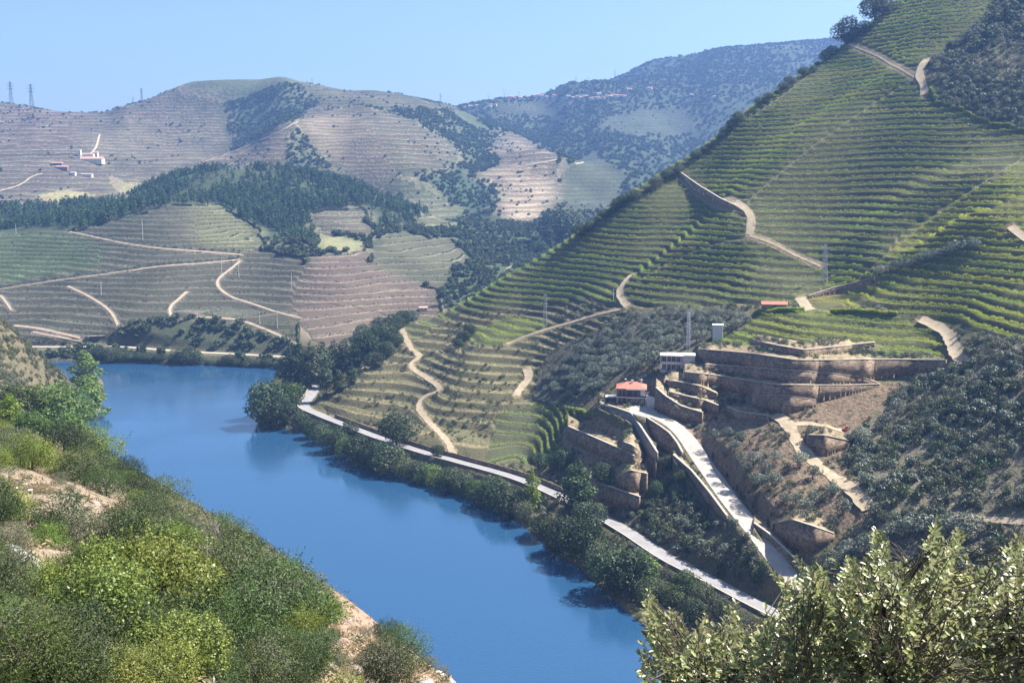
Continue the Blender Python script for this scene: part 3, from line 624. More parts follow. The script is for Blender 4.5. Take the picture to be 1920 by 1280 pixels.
# ---------------------------------------------------------------- water
M_water, nt, out = new_mat('water')
bs = nd(nt, 'ShaderNodeBsdfPrincipled'); bs.inputs['Base Color'].default_value = (.017, .062, .135, 1); bs.inputs['Roughness'].default_value = .10
bs.inputs['IOR'].default_value = 1.85
pos = nd(nt, 'ShaderNodeNewGeometry').outputs['Position']
mp = nd(nt, 'ShaderNodeMapping'); mp.inputs['Scale'].default_value = (1, 2.2, 1); mp.inputs['Rotation'].default_value = (0, 0, .5); nt.links.new(pos, mp.inputs[0])
w1 = noise(nt, .42, 5, .62, mp.outputs[0]); w2 = noise(nt, .02, 3, .5, pos)
bp = nd(nt, 'ShaderNodeBump'); bp.inputs['Distance'].default_value = .10
nt.links.new(remap(nt, w2, .38, .62, .22, .6), bp.inputs['Strength']); nt.links.new(w1, bp.inputs['Height'])
nt.links.new(bp.outputs[0], bs.inputs['Normal']); nt.links.new(remap(nt, w2, .4, .6, .04, .12), bs.inputs['Roughness'])
nt.links.new(bs.outputs[0], out.inputs[0])
me = mesh_np('river', [(-1300, -300, 0), (900, -300, 0), (900, 1250, 0), (-1300, 1250, 0)], [(0, 1, 2, 3)], False, [M_water])
link('river', me, kind='structure')

# ---------------------------------------------------------------- ribbons for roads
def ribbon_mesh(name, line, half, mats, lift=.16, follow=None, nseg=2, step=2.0):
    if follow is not None and line[:, 1].mean() > 850: half = half*.42
    L = densify(line, step)
    if follow is not None:
        L[:, 2] = sample(follow, L[:, 0], L[:, 1])
        for _ in range(2): L[1:-1, 2] = (L[:-2, 2]+2*L[1:-1, 2]+L[2:, 2])/4
    t = np.gradient(L[:, :2], axis=0); t /= np.linalg.norm(t, axis=1)[:, None]+1e-9
    nrm = np.stack([-t[:, 1], t[:, 0]], 1); co = []
    offs = np.linspace(-half, half, nseg+1)
    jit = 1+(follow is not None)*(.12*np.sin(np.arange(len(L))*1.7)+.10*np.sin(np.arange(len(L))*.61))
    for o_ in offs:
        xy = L[:, :2]+nrm*(o_*jit)[:, None]
        zz = L[:, 2].copy()
        if follow is not None: zz = np.maximum(sample(follow, xy[:, 0], xy[:, 1]), L[:, 2]-.6)
        co.append(np.c_[xy, zz+lift])
    co = np.concatenate(co); nL = len(L); f = []
    for s_ in range(nseg):
        i = np.arange(nL-1); f.append(np.stack([s_*nL+i, (s_+1)*nL+i, (s_+1)*nL+i+1, s_*nL+i+1], 1))
    f = np.concatenate(f)
    a0, b0, c0 = co[f[0, 0]], co[f[0, 1]], co[f[0, 2]]
    if np.cross(b0-a0, c0-a0)[2] < 0: f = f[:, ::-1]
    return mesh_np(name, co, f, True, mats)
def ground_mat(name, c1, c2, s=.5, rough=.9, bump=.3):
    m_, nt, out = new_mat(name); bs = nd(nt, 'ShaderNodeBsdfPrincipled'); bs.inputs['Roughness'].default_value = rough; bs.inputs['Specular IOR Level'].default_value = .2
    pos = nd(nt, 'ShaderNodeNewGeometry').outputs['Position']
    a_ = noise(nt, s, 5, .6, pos); c_ = noise(nt, s*7, 4, .7, pos)
    col = mixc(nt, remap(nt, a_, .35, .65), c1, c2)
    hv = nd(nt, 'ShaderNodeHueSaturation'); nt.links.new(col, hv.inputs['Color']); nt.links.new(remap(nt, c_, .3, .7, .75, 1.25), hv.inputs['Value'])
    nt.links.new(hv.outputs[0], bs.inputs['Base Color'])
    bp = nd(nt, 'ShaderNodeBump'); bp.inputs['Strength'].default_value = bump; bp.inputs['Distance'].default_value = .2; nt.links.new(c_, bp.inputs['Height'])
    nt.links.new(bp.outputs[0], bs.inputs['Normal']); nt.links.new(bs.outputs[0], out.inputs[0]); return m_
M_road = ground_mat('worn_asphalt', (.21,.20,.20), (.27,.26,.25), .25, .85, .1)
M_conc = ground_mat('pale_paving', (.30,.27,.24), (.38,.345,.30), .3, .85, .15)
M_dirt = ground_mat('track_dirt', (.29,.23,.15), (.39,.315,.215), .35, .95, .4)
M_stone = ground_mat('stone', (.15,.11,.078), (.25,.185,.125), .8, .95, .8)
nt = M_stone.node_tree; bs = [q_ for q_ in nt.nodes if q_.type == 'BSDF_PRINCIPLED'][0]; vo = nd(nt, 'ShaderNodeTexVoronoi'); vo.inputs['Scale'].default_value = 1.0
pos = nd(nt, 'ShaderNodeNewGeometry').outputs['Position']; mp = nd(nt, 'ShaderNodeMapping'); mp.inputs['Scale'].default_value = (.8, .8, 1.9); nt.links.new(pos, mp.inputs[0]); nt.links.new(mp.outputs[0], vo.inputs['Vector'])
src_ = bs.inputs['Base Color'].links[0].from_socket; hs = nd(nt, 'ShaderNodeHueSaturation'); nt.links.new(src_, hs.inputs['Color'])
sep = nd(nt, 'ShaderNodeSeparateColor'); nt.links.new(vo.outputs['Color'], sep.inputs[0]); st_ = noise(nt, .12, 4, .6, pos)
nt.links.new(math_(nt, 'MULTIPLY', remap(nt, sep.outputs[0], 0, 1, .62, 1.4), remap(nt, st_, .35, .65, .75, 1.25)), hs.inputs['Value']); nt.links.new(hs.outputs[0], bs.inputs['Base Color'])
M_render = ground_mat('grey_render', (.17,.155,.145), (.23,.21,.195), .3, .9, .2)
M_edge = ground_mat('top_edge', (.40,.34,.27), (.50,.44,.36), .6, .9, .3)  # pale tone stands in for the sunlit ground edge along the wall tops
link('river_road', ribbon_mesh('river_road', road, 3.6, [M_road], .10), kind='structure', label='pale asphalt road following the right bank')
link('driveway', ribbon_mesh('driveway', drive, 3.9, [M_conc], .10), kind='structure', label='pale paved ramp up to the red-roofed house')
yz = YARDZ+.04
ye = [(p[0], p[1], yz) for p in yard]
me = bpy.data.meshes.new('forecourt'); me.from_pydata(ye, [], [tuple(range(len(ye)))]); me.update(); me.materials.append(M_conc)
if me.polygons[0].normal.z < 0: me.flip_normals()
link('forecourt_pavement', me, kind='structure', label='pale paved forecourt of the red-roofed house')
for (name, lab, half, pts), ln in zip(PATHS, path_world):
    if len(ln) < 3: log('SHORT PATH', lab, len(ln)); continue
    link(name, ribbon_mesh(name, ln, half, [M_dirt], .22 if ln[:, 1].mean() < 1000 else .5, Z), kind='structure', label=lab)
link('railway_embankment_path', ribbon_mesh('rail', rail, 2.4, [M_edge], .12), kind='structure', label='pale railway ledge along the far bank')

# ---------------------------------------------------------------- wall meshes
def wall_mesh(fr, zb, zt, thick=.7, over=.12, capm=M_edge, wm=M_stone):
    """A battered wall with an irregular top and a coping that stands a little proud."""
    n_ = len(fr); t = np.gradient(fr, axis=0); t /= np.linalg.norm(t, axis=1)[:, None]+1e-9
    nr = np.stack([-t[:, 1], t[:, 0]], 1)
    if (nr*fr).sum() < 0: nr = -nr               # nr points away from the camera side
    bot = zb-1.2; top = np.maximum(zt, zb+.3)
    bat = np.minimum((top-bot)*.06, .5)[:, None]
    fb = np.c_[fr-nr*bat, bot]; ft = np.c_[fr, top]; bt = np.c_[fr+nr*thick, top]; bb = np.c_[fr+nr*thick, bot]
    co = np.concatenate([fb, ft, bt, bb]); i = np.arange(n_-1); f = []
    for a_, b_ in ((0, 1), (1, 2), (2, 3), (3, 0)): f.append(np.stack([a_*n_+i, a_*n_+i+1, b_*n_+i+1, b_*n_+i], 1))
    f.append(np.array([[0, n_, 2*n_, 3*n_], [n_-1, 4*n_-1, 3*n_-1, 2*n_-1]]))
    w = mesh_np('wall', co, np.concatenate(f), False, [wm])
    c1 = np.c_[fr-nr*over, top+.003]; c2 = np.c_[fr-nr*over, top+.20]; c3 = np.c_[fr+nr*(thick+over), top+.20]; c4 = np.c_[fr+nr*(thick+over), top+.003]
    co = np.concatenate([c1, c2, c3, c4]); cm = mesh_np('top_edge', co, np.concatenate(f), False, [capm])
    return w, cm
for i, (lab, fr, zb, zt) in enumerate(wall_world):
    rend = 'smooth grey' in lab
    w, c_ = wall_mesh(fr, zb, zt, wm=M_render if rend else M_stone)
    o = link('retaining_wall', w, label=lab, category='wall', group='retaining walls on the right slope', kind='thing'); link('top_edge', c_, o)
log('walls built')
rng = np.random.default_rng(11)
# ---------------------------------------------------------------- foliage materials and templates
def leaf_mat(name, dark, light, accent=None, transl=.32, rough=.55, spec=.3, obvar=.35):
    m_, nt, out = new_mat(name)
    at = nd(nt, 'ShaderNodeAttribute', attribute_name='lv'); inf = nd(nt, 'ShaderNodeObjectInfo')
    col = mixc(nt, at.outputs['Fac'], dark, light)
    if accent is not None: col = mixc(nt, remap(nt, at.outputs['Fac'], .86, .97), col, accent)
    hv = nd(nt, 'ShaderNodeHueSaturation'); nt.links.new(col, hv.inputs['Color'])
    nt.links.new(remap(nt, inf.outputs['Random'], 0, 1, 1-obvar, 1+obvar), hv.inputs['Value'])
    nt.links.new(remap(nt, math_(nt, 'FRACT', math_(nt, 'MULTIPLY', inf.outputs['Random'], 7.31)), 0, 1, .475, .525), hv.inputs['Hue'])
    bs = nd(nt, 'ShaderNodeBsdfPrincipled'); bs.inputs['Roughness'].default_value = rough; bs.inputs['Specular IOR Level'].default_value = spec
    tr = nd(nt, 'ShaderNodeBsdfTranslucent'); mx = nd(nt, 'ShaderNodeMixShader'); mx.inputs[0].default_value = transl
    nt.links.new(hv.outputs[0], bs.inputs['Base Color']); nt.links.new(hv.outputs[0], tr.inputs[0])
    nt.links.new(bs.outputs[0], mx.inputs[1]); nt.links.new(tr.outputs[0], mx.inputs[2]); nt.links.new(mx.outputs[0], out.inputs[0]); return m_
L_olive = leaf_mat('olive_leaves', (.07,.09,.06), (.21,.245,.18), None, .2, .5)
L_dark = leaf_mat('dark_leaves', (.022,.042,.014), (.07,.105,.035), None, .25)
L_mid = leaf_mat('mid_leaves', (.022,.048,.01), (.17,.25,.055), (.24,.26,.08), .35)
L_lime = leaf_mat('lime_leaves', (.06,.10,.015), (.28,.365,.06), (.45,.46,.11), .4, obvar=.15)
L_yel = leaf_mat('yellow_leaves', (.05,.085,.015), (.33,.365,.08), (.58,.54,.22), .4, .45, obvar=.1)
L_grey = leaf_mat('grey_scrub_leaves', (.07,.08,.045), (.19,.20,.12), (.26,.24,.15), .25)
L_scrub = leaf_mat('scrub_leaves', (.03,.045,.02), (.10,.125,.055), (.17,.16,.09), .25)
L_shrub = leaf_mat('shrub_leaves', (.018,.035,.01), (.12,.17,.05), (.20,.21,.09), .3)
L_dry = leaf_mat('dry_leaves', (.16,.115,.06), (.33,.26,.15), None, .3)
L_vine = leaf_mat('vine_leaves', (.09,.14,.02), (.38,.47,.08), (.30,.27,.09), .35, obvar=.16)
L_vyel = leaf_mat('yellowing_vine_leaves', (.15,.21,.02), (.44,.52,.07), (.45,.36,.08), .4, obvar=.12)
L_vfar = leaf_mat('distant_vine_leaves', (.035,.05,.02), (.075,.09,.035), None, .2)
L_far = leaf_mat('distant_leaves', (.04,.06,.028), (.09,.12,.055), None, .15, .7, .1)
L_pine = leaf_mat('pine_needles', (.022,.055,.02), (.09,.145,.055), None, .15, .7, .1)
M_bark, nt, out = new_mat('bark'); bs = nd(nt, 'ShaderNodeBsdfPrincipled'); bs.inputs['Roughness'].default_value = .9
nt.links.new(mixc(nt, noise(nt, 4, 4), (.05,.04,.03), (.16,.135,.11)), bs.inputs['Base Color']); nt.links.new(bs.outputs[0], out.inputs[0])
M_twig, nt, out = new_mat('pale_twig'); bs = nd(nt, 'ShaderNodeBsdfPrincipled'); bs.inputs['Roughness'].default_value = .8
nt.links.new(mixc(nt, noise(nt, 9, 4), (.12,.10,.08), (.30,.27,.23)), bs.inputs['Base Color']); nt.links.new(bs.outputs[0], out.inputs[0])

def unit(v): return v/(np.linalg.norm(v, axis=-1, keepdims=True)+1e-9)
def leaf_quads(c, nrm, size, asp=.55, r=rng):
    """Rhombic leaves at points c facing nrm."""
    n_ = len(c); t = unit(np.cross(nrm, unit(r.normal(size=(n_, 3))))); b_ = np.cross(nrm, t)
    s = (size*r.uniform(.65, 1.3, n_))[:, None]
    v = np.stack([c-t*s*.5, c+b_*s*.5*asp+nrm*s*.06, c+t*s*.5, c-b_*s*.5*asp+nrm*s*.06], 1).reshape(-1, 3)
    return v, np.arange(n_*4).reshape(n_, 4)
def cloud(lobes, n_, size, asp=.6, fill=.25, seed=1, clump=.0, up=.25, shoots=0, slen=.5):
    """Leaf centres spread over overlapping lobes ((x, y, z), (rx, ry, rz)), thinning towards the inside."""
    r = np.random.default_rng(seed)
    Cc = np.array([l[0] for l in lobes], float); Rr = np.array([l[1] for l in lobes], float)
    w = Rr.prod(1)**(2/3); w /= w.sum()
    k = r.choice(len(lobes), int(n_*1.5), p=w); d = unit(r.normal(size=(len(k), 3)))
    rad = np.where(r.random(len(k)) < fill, r.uniform(.35, .85, len(k)), r.normal(.96, .07, len(k)))
    lump = 1+clump*np.sin(d[:, 0]*7+k)*np.sin(d[:, 1]*6+k*2)*np.sin(d[:, 2]*7+k*.7)
    p = Cc[k]+d*Rr[k]*(rad*lump)[:, None]
    dep = np.min(np.linalg.norm((p[:, None]-Cc[None])/Rr[None], axis=2), 1)
    keep = (dep > .72) | (r.random(len(k)) < .3); p, d, k = p[keep][:n_], d[keep][:n_], k[keep][:n_]
    nrm = unit(unit(d/Rr[k])*.75+r.normal(size=d.shape)*.55+np.array([0, 0, up]))
    if shoots:                                # leafy shoots that break the outline
        ks = r.integers(0, len(p), shoots); ds = unit(unit(d[ks]/Rr[k[ks]])+np.array([0, 0, .7])+r.normal(size=(shoots, 3))*.35); L_ = r.uniform(.3, 1, shoots)*slen; m_ = 16
        t = np.tile(np.linspace(0, 1, m_), shoots); q = np.repeat(p[ks], m_, 0)+np.repeat(ds*L_[:, None], m_, 0)*t[:, None]+r.normal(size=(shoots*m_, 3))*size*.45*(1.1-t[:, None])
        p = np.concatenate([p, q]); nrm = np.concatenate([nrm, unit(r.normal(size=q.shape)+np.repeat(ds, m_, 0)*.3)]); k = np.concatenate([k, np.repeat(k[ks], m_)])
    v, f = leaf_quads(p, nrm, size, asp, r)
    cl = .5+.5*np.sin(p[:, 0]*2.1/max(Rr.max()*.3, .2)+k)*np.sin(p[:, 2]*2.3/max(Rr.max()*.3, .2)+k*1.7)
    lv = np.clip(.45*cl+.55*r.random(len(p)), 0, 1)
    return v, f, np.repeat(lv, 4)
def tube(p0, p1, r0, r1, k=6):
    p0 = np.array(p0, float); p1 = np.array(p1, float); d = unit(p1-p0); a = unit(np.cross(d, [.31, .93, .2])); b_ = np.cross(d, a)
    t = np.arange(k)*2*math.pi/k; c = np.cos(t)[:, None]*a+np.sin(t)[:, None]*b_
    co = np.concatenate([p0+c*r0, p1+c*r1]); i = np.arange(k); j = (i+1) % k
    return co, np.stack([i, j, j+k, i+k], 1)
def merge(parts):
    co, f, o = [], [], 0
    for c, q in parts: co.append(c); f.append(q+o); o += len(c)
    return np.concatenate(co), np.concatenate(f)
def limbs(segs): return merge([tube(*s) for s in segs])
def branchy(h, r0, spread, n_, seed, lean=0):
    """Tapered trunk that forks into limbs."""
    r = np.random.default_rng(seed); segs = []; top = np.array([lean, 0, h*.45]); mid = np.array([lean*.3, .05*h*r.normal()*.3, h*.22])
    segs.append(((0, 0, -.4), mid, r0, r0*.8)); segs.append((mid, top, r0*.8, r0*.62))
    for i in range(n_):
        a = i*2.4+r.random(); e = np.array([math.cos(a)*spread*r.uniform(.45, .85), math.sin(a)*spread*r.uniform(.45, .85), h*r.uniform(.62, .92)])
        s = mid+(top-mid)*r.uniform(.3, 1); m = (s+e)/2+np.array([0, 0, -.06*h])+r.normal(size=3)*.04*h
        segs.append((s, m, r0*.42, r0*.26)); segs.append((m, e, r0*.26, r0*.07))
        e2 = m+unit(e-m+r.normal(size=3)*.8)*np.linalg.norm(e-m)*.8; segs.append((m, e2, r0*.2, r0*.05))
    return limbs(segs)
def plant_mesh(name, leaves, wood, lm, wm=None, single=True):
    v, f, lv = leaves
    if wood is None or not single:
        me = mesh_np(name, v, f, False, [lm]); attr(me, 'lv', 'FLOAT', lv); return me
    wc, wf = wood; co = np.concatenate([v, wc]); ff = np.concatenate([f, wf+len(v)])
    me = mesh_np(name, co, ff, False, [lm, wm or M_bark], np.r_[np.zeros(len(f), int), np.ones(len(wf), int)])
    attr(me, 'lv', 'FLOAT', np.r_[lv, np.zeros(len(wc))]); return me
def lobes_round(h, w, n_, seed, base=.25, jit=.32):
    """Lobes of an uneven round crown of height h and width w; the lowest leaf sits at base*h."""
    r = np.random.default_rng(seed); L = [((0, 0, h*(1+base)/2), (w*.36, w*.36, h*(1-base)*.42))]
    for i in range(n_):
        a = i*2.39996+r.random()*.7; q = math.sqrt((i+.5)/n_); s = r.uniform(.17, .29)
        L.append(((math.cos(a)*w*jit*q*1.05, math.sin(a)*w*jit*q*1.05, h*(base+(1-base)*(.22+.62*r.random()*(1.05-q*.55)))), (w*s, w*s, h*(1-base)*s*1.05)))
    return L
def lobes_tall(h, w, n_, seed, base=.12):
    r = np.random.default_rng(seed); L = []
    for i in range(n_):
        t = (i+.5)/n_; prof = math.sin(math.pi*min(1, .25+t*.72))**.7; a = i*2.4
        L.append(((math.cos(a)*w*.16*prof, math.sin(a)*w*.16*prof, h*(base+(1-base)*t*.93)), (w*.34*prof*r.uniform(.8, 1.2), w*.34*prof*r.uniform(.8, 1.2), h*.62/n_*1.6)))
    return L
# unit templates: meshes are built at real size and scaled a little per copy
T_olive = [plant_mesh('olive_tree', cloud(lobes_round(4.2, 4.6, 6, s, .22), 620, .42, .5, .2, s, .1), branchy(3.6, .22, 1.6, 4, s), L_olive) for s in range(5)]
T_scrub = [plant_mesh('scrub_clump', cloud(lobes_round(1.9, 2.6, 4, s+20, -.05), 170, .40, .6, .2, s+20, .15), None, m_) for s, m_ in enumerate((L_scrub, L_olive, L_grey, L_shrub, L_grey))]
T_farb = [plant_mesh('far_clump', cloud(lobes_round(5.5, 8, 4, s+30, -.05), 90, 2.1, .8, .1, s+30, .15), None, L_far) for s in range(3)]
T_pine = [plant_mesh('pine', cloud(lobes_tall(13, 5.5, 6, s+40, .18), 90, 1.7, .7, .1, s+40), limbs([((0,0,-1),(0,0,11),.25,.08,4)]), L_pine) for s in range(4)]
T_grass = [plant_mesh('grass_tuft', cloud([((0,0,.25),(.7,.7,.4))], 26, .5, .3, .3, s+50), None, m_) for s, m_ in enumerate((L_dry, L_dry, L_grey))]
log('templates')

# ---------------------------------------------------------------- scatter through geometry nodes: only for what nobody could count
def scatter(name, pts, sc, variants, label):
    n_ = len(pts)
    if n_ == 0: return
    me = bpy.data.meshes.new(name); me.vertices.add(n_); me.vertices.foreach_set('co', np.ascontiguousarray(pts, np.float32).ravel())
    attr(me, 'sc', 'FLOAT', sc); rot = np.zeros((n_, 3)); rot[:, 2] = rng.uniform(0, 6.28, n_); rot[:, :2] = rng.normal(0, .08, (n_, 2))
    attr(me, 'rt', 'FLOAT_VECTOR', rot, 'vector')
    o = link(name, me, kind='stuff', label=label)
    ng = bpy.data.node_groups.new(name, 'GeometryNodeTree'); ng.interface.new_socket('Geometry', in_out='INPUT', socket_type='NodeSocketGeometry'); ng.interface.new_socket('Geometry', in_out='OUTPUT', socket_type='NodeSocketGeometry')
    N = ng.nodes; gi = N.new('NodeGroupInput'); go = N.new('NodeGroupOutput'); ip = N.new('GeometryNodeInstanceOnPoints'); ip.inputs['Pick Instance'].default_value = True
    jn = N.new('GeometryNodeJoinGeometry'); mp = N.new('GeometryNodeMeshToPoints')
    for v in variants:
        ob = bpy.data.objects.new(v.name+'_source', v); oi = N.new('GeometryNodeObjectInfo'); oi.inputs['Object'].default_value = ob; oi.inputs['As Instance'].default_value = True
        ng.links.new(oi.outputs['Geometry'], jn.inputs[0])
    a1 = N.new('GeometryNodeInputNamedAttribute'); a1.data_type = 'FLOAT'; a1.inputs['Name'].default_value = 'sc'
    a2 = N.new('GeometryNodeInputNamedAttribute'); a2.data_type = 'FLOAT_VECTOR'; a2.inputs['Name'].default_value = 'rt'
    e2r = N.new('FunctionNodeEulerToRotation'); rv = N.new('FunctionNodeRandomValue'); rv.data_type = 'INT'; rv.inputs['Min'].default_value = 0; 
    [s for s in rv.inputs if s.name == 'Max' and s.type == 'INT'][0].default_value = len(variants)-1
    ng.links.new(gi.outputs[0], mp.inputs[0]); ng.links.new(mp.outputs[0], ip.inputs['Points']); ng.links.new(jn.outputs[0], ip.inputs['Instance'])
    ng.links.new([s for s in rv.outputs if s.type == 'INT'][0], ip.inputs['Instance Index'])
    ng.links.new(a1.outputs[0], ip.inputs['Scale']); ng.links.new(a2.outputs[0], e2r.inputs[0]); ng.links.new(e2r.outputs[0], ip.inputs['Rotation'])
    ng.links.new(ip.outputs[0], go.inputs[0])
    md = o.modifiers.new('scatter', 'NODES'); md.node_group = ng; return o
# which land the photograph can see (with a margin, so a step aside still finds it planted)
SL = (Z-CAMZ)/RAD; RM = np.maximum.accumulate(SL, axis=1)
VIS = (SL+6/RAD >= RM) & (PX > -80) & (PX < 2050) & (PY > -80) & (PY < 1380)
dA = np.gradient(AZ)[:, None]; dR = np.gradient(RR)[None, :]; AREA = (dA*dR*RAD).astype(np.float32)
def pick(mask, dens, dmin=1.5):
    """Random land points in a mask, dens per square metre."""
    pr = AREA*dens*mask*(NOROW > dmin); k = rng.random(Z.shape) < pr; ia, ir = np.nonzero(k)
    fa = rng.random(len(ia)); fr = rng.random(len(ia))
    a = AZ[ia]+(fa-.5)*np.gradient(AZ)[ia]; r = RR[ir]+(fr-.5)*np.gradient(RR)[ir]
    x, y = np.sin(a)*r, np.cos(a)*r; return np.c_[x, y, sample(Z, x, y)]
dry = Z > .5
n1 = fbm(X/16, Y/16, 91, 3); n2 = fbm(X/60, Y/60, 95, 3)
inriver = inside(X, Y, RIVER)
m = VIS & dry & (RID == SCR) & ((RAD < 700) | (PX > 1500))
p = pick(m, .25*np.clip(.8+1.2*n1, .12, 1.6), 2.2); scatter('scrub', p, rng.uniform(.6, 1.75, len(p))**1.2, T_scrub, 'dark scrub covering the steep slopes on the right')
log('scrub', len(p))
m = VIS & dry & ((RID == BARE) | (RID == MID) | (RID == OLV) | (RID == 0)) & (RAD > 330) & (RAD < 860) & ~LEFT
p = pick(m, np.where(RID == 0, .14, np.where(RID == MID, .045, .095))*np.clip(.6+1.8*n1, 0, 2), 2.0); scatter('undergrowth', p, rng.uniform(.4, 1.25, len(p)), T_scrub, 'low bushes between the terraces'); log('under', len(p))
m = VIS & dry & ((RID == MID) | (RID == BARE)) & (RAD < 860)
p = pick(m, .10*np.clip(.4+1.8*n2, 0, 2), 1.5); scatter('dry_grass', p, rng.uniform(.5, 1.3, len(p)), T_grass, 'dry grass tufts on the terraces'); log('grass', len(p))
m = VIS & dry & LEFT & (RAD > 300)
p = pick(m, .15*np.clip(.9+.8*n1, .1, 1.5), 0); scatter('hillside_scrub', p, rng.uniform(.6, 1.7, len(p)), [T_scrub[2], T_scrub[3], T_scrub[4], T_scrub[2]], 'grey-green scrub on the rounded hill by the river bend'); log('left scrub', len(p))
m = VIS & dry & ((RID == SCR) & (RAD > 800) | (RID == WOOD) & (RAD < 2600) | (RID == 0) & (RAD > 1000)) 
p = pick(m, np.where(RAD < 1400, .028, .015)*np.clip(1+1.2*fbm(X/70, Y/70, 97, 2), .1, 2), 3); scatter('far_scrub', p, rng.uniform(.4, 1.15, len(p)), T_farb, 'woods and scrub in the gullies of the far hills'); log('far wood', len(p))
m = VIS & dry & (RID == PINE)
p = pick(m, .019*np.clip(.8+2.2*fbm(X/60, Y/60, 98, 2), .05, 2), 3); scatter('pine_wood', p, rng.uniform(.7, 1.25, len(p)), T_pine, 'pine wood on the ridge of the far bank'); log('pines', len(p))
m = VIS & (RID == FAR) & (PX > 860)
p = pick(m, .0065*np.clip(1+1.0*fbm(X/180, Y/180, 99, 3), .05, 2.4), 3); scatter('distant_wood', p, rng.uniform(.6, 1.4, len(p)), T_farb, 'woods on the blue hill in the distance'); log('distant', len(p))
m = VIS & ((RID == FAR) & (PX <= 860) | (RID == TAN) | (RID == GRN) | (RID == PALE)) & (RAD > 1500)
p = pick(m, np.where(RID == FAR, .0060, .0010)*np.clip(.8+2.6*fbm(X/120, Y/120, 100, 3), 0, 3), 5); scatter('hilltop_bushes', p, rng.uniform(.25, .8, len(p)), T_farb, 'scattered bushes on the far vineyards'); log('hilltop', len(p))

# ---------------------------------------------------------------- vine rows along the contours
def contours(field, level, mask, i0, i1, j0, j1):
    F = field[i0:i1, j0:j1]-level; S = F > 0; M_ = mask[i0:i1, j0:j1]
    # edges: horizontal (along distance) and vertical (along azimuth)
    eh = S[:, :-1] != S[:, 1:]; ev = S[:-1] != S[1:]
    cell = (eh[:-1].astype(np.int8)+eh[1:]+ev[:, :-1]+ev[:, 1:] == 2) & M_[:-1, :-1]
    ci, cj = np.nonzero(cell); 
    if len(ci) == 0: return []
    nR = F.shape[1]; nA = F.shape[0]
    def hid(i, j): return i*nR+j
    def vidx(i, j): return nA*nR+i*nR+j
    E = np.stack([np.where(eh[ci, cj], hid(ci, cj), -1), np.where(eh[ci+1, cj], hid(ci+1, cj), -1), np.where(ev[ci, cj], vidx(ci, cj), -1), np.where(ev[ci, cj+1], vidx(ci, cj+1), -1)], 1)
    E.sort(1); a, b_ = E[:, 2], E[:, 3]
    adj = {}
    for x, y in zip(a.tolist(), b_.tolist()): adj.setdefault(x, []).append(y); adj.setdefault(y, []).append(x)
    lines = []; seen = set()
    for start in [e for e, v in adj.items() if len(v) == 1]+list(adj):
        if start in seen: continue
        ln = [start]; seen.add(start); cur = start
        while True:
            nx = [q for q in adj[cur] if q not in seen]
            if not nx: break
            cur = nx[0]; seen.add(cur); ln.append(cur)
        lines.append(ln)
    out = []
    for ln in lines:
        if len(ln) < 10: continue
        e = np.array(ln); isv = e >= nA*nR; q = np.where(isv, e-nA*nR, e); i = q//nR; j = q % nR
        i2 = np.where(isv, i+1, i); j2 = np.where(isv, j, j+1)
        f1 = F[i, j]; f2 = F[i2, j2]; t = f1/(f1-f2); ii, jj, ii2, jj2 = i+i0, j+j0, i2+i0, j2+j0
        out.append(np.c_[X[ii, jj]*(1-t)+X[ii2, jj2]*t, Y[ii, jj]*(1-t)+Y[ii2, jj2]*t])
    return out
def rows_for(mask, per, off):
    ii, jj = np.nonzero(mask)
    if len(ii) == 0: return []
    i0, i1, j0, j1 = ii.min(), ii.max()+2, jj.min(), jj.max()+2
    zz = ZR[mask]; L = []
    for k_ in range(int(zz.min()/per)-1, int(zz.max()/per)+2): L += contours(ZR, per*(k_+off), mask, i0, i1, j0, j1)
    return L
def vine_mesh(line, per_m, size, height, width, mat, seed, gapn=.0, tread=0):
    L = densify(np.c_[line, np.zeros(len(line))], .5)[:, :2] if len(line) > 2 else line
    seg = np.linalg.norm(np.diff(L, axis=0), axis=1); tot = seg.sum(); s = np.r_[0, seg.cumsum()]
    r = np.random.default_rng(seed); n_ = int(tot*per_m); t = np.sort(r.uniform(0, tot, n_))
    keep = vnoise(t/3.2, t*0+seed*3.7, 5) > gapn; t = t[keep]; n_ = len(t)
    if n_ < 3: return None
    x = np.interp(t, s, L[:, 0]); y = np.interp(t, s, L[:, 1]); big = .45+.95*vnoise(t/1.5, t*0+seed, 6)
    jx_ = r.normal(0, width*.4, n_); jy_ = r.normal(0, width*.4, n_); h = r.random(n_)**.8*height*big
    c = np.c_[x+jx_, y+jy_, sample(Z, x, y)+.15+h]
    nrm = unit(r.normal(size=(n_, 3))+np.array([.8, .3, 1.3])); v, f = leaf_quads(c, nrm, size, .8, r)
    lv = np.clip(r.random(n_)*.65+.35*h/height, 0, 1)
    return v, f, np.repeat(lv, 4)
vm = VIS & (tm > .5) & (RAD < 960)
allrows = []
for rid, mat, glabel, grp in ((V, L_vine, 'leafy green vine row running level along the high terraces of the right-hand spur', 'vine rows on the high spur'),
                              (Yl, L_vyel, 'yellowing vine row on the terraces above and right of the white building', 'yellowing vine rows'),
                              (LOWV, L_vine, 'dark green vine row on the low terraces between the river road and the olive trees', 'vine rows above the river road')):
    for per in sorted(set(PER[vm & (RID == rid)].tolist())):
        for ln in rows_for(vm & (RID == rid) & (np.abs(PER-per) < .01), np.float32(per), .17):
            L_ = np.linalg.norm(np.diff(ln, axis=0), axis=1).sum()
            if L_ > 9: allrows.append((L_*700/np.hypot(*ln.mean(0)), rid, mat, ln, glabel, grp))
allrows.sort(key=lambda q: -q[0]); log('rows', len(allrows), sum(q[0] for q in allrows))
rest = {}
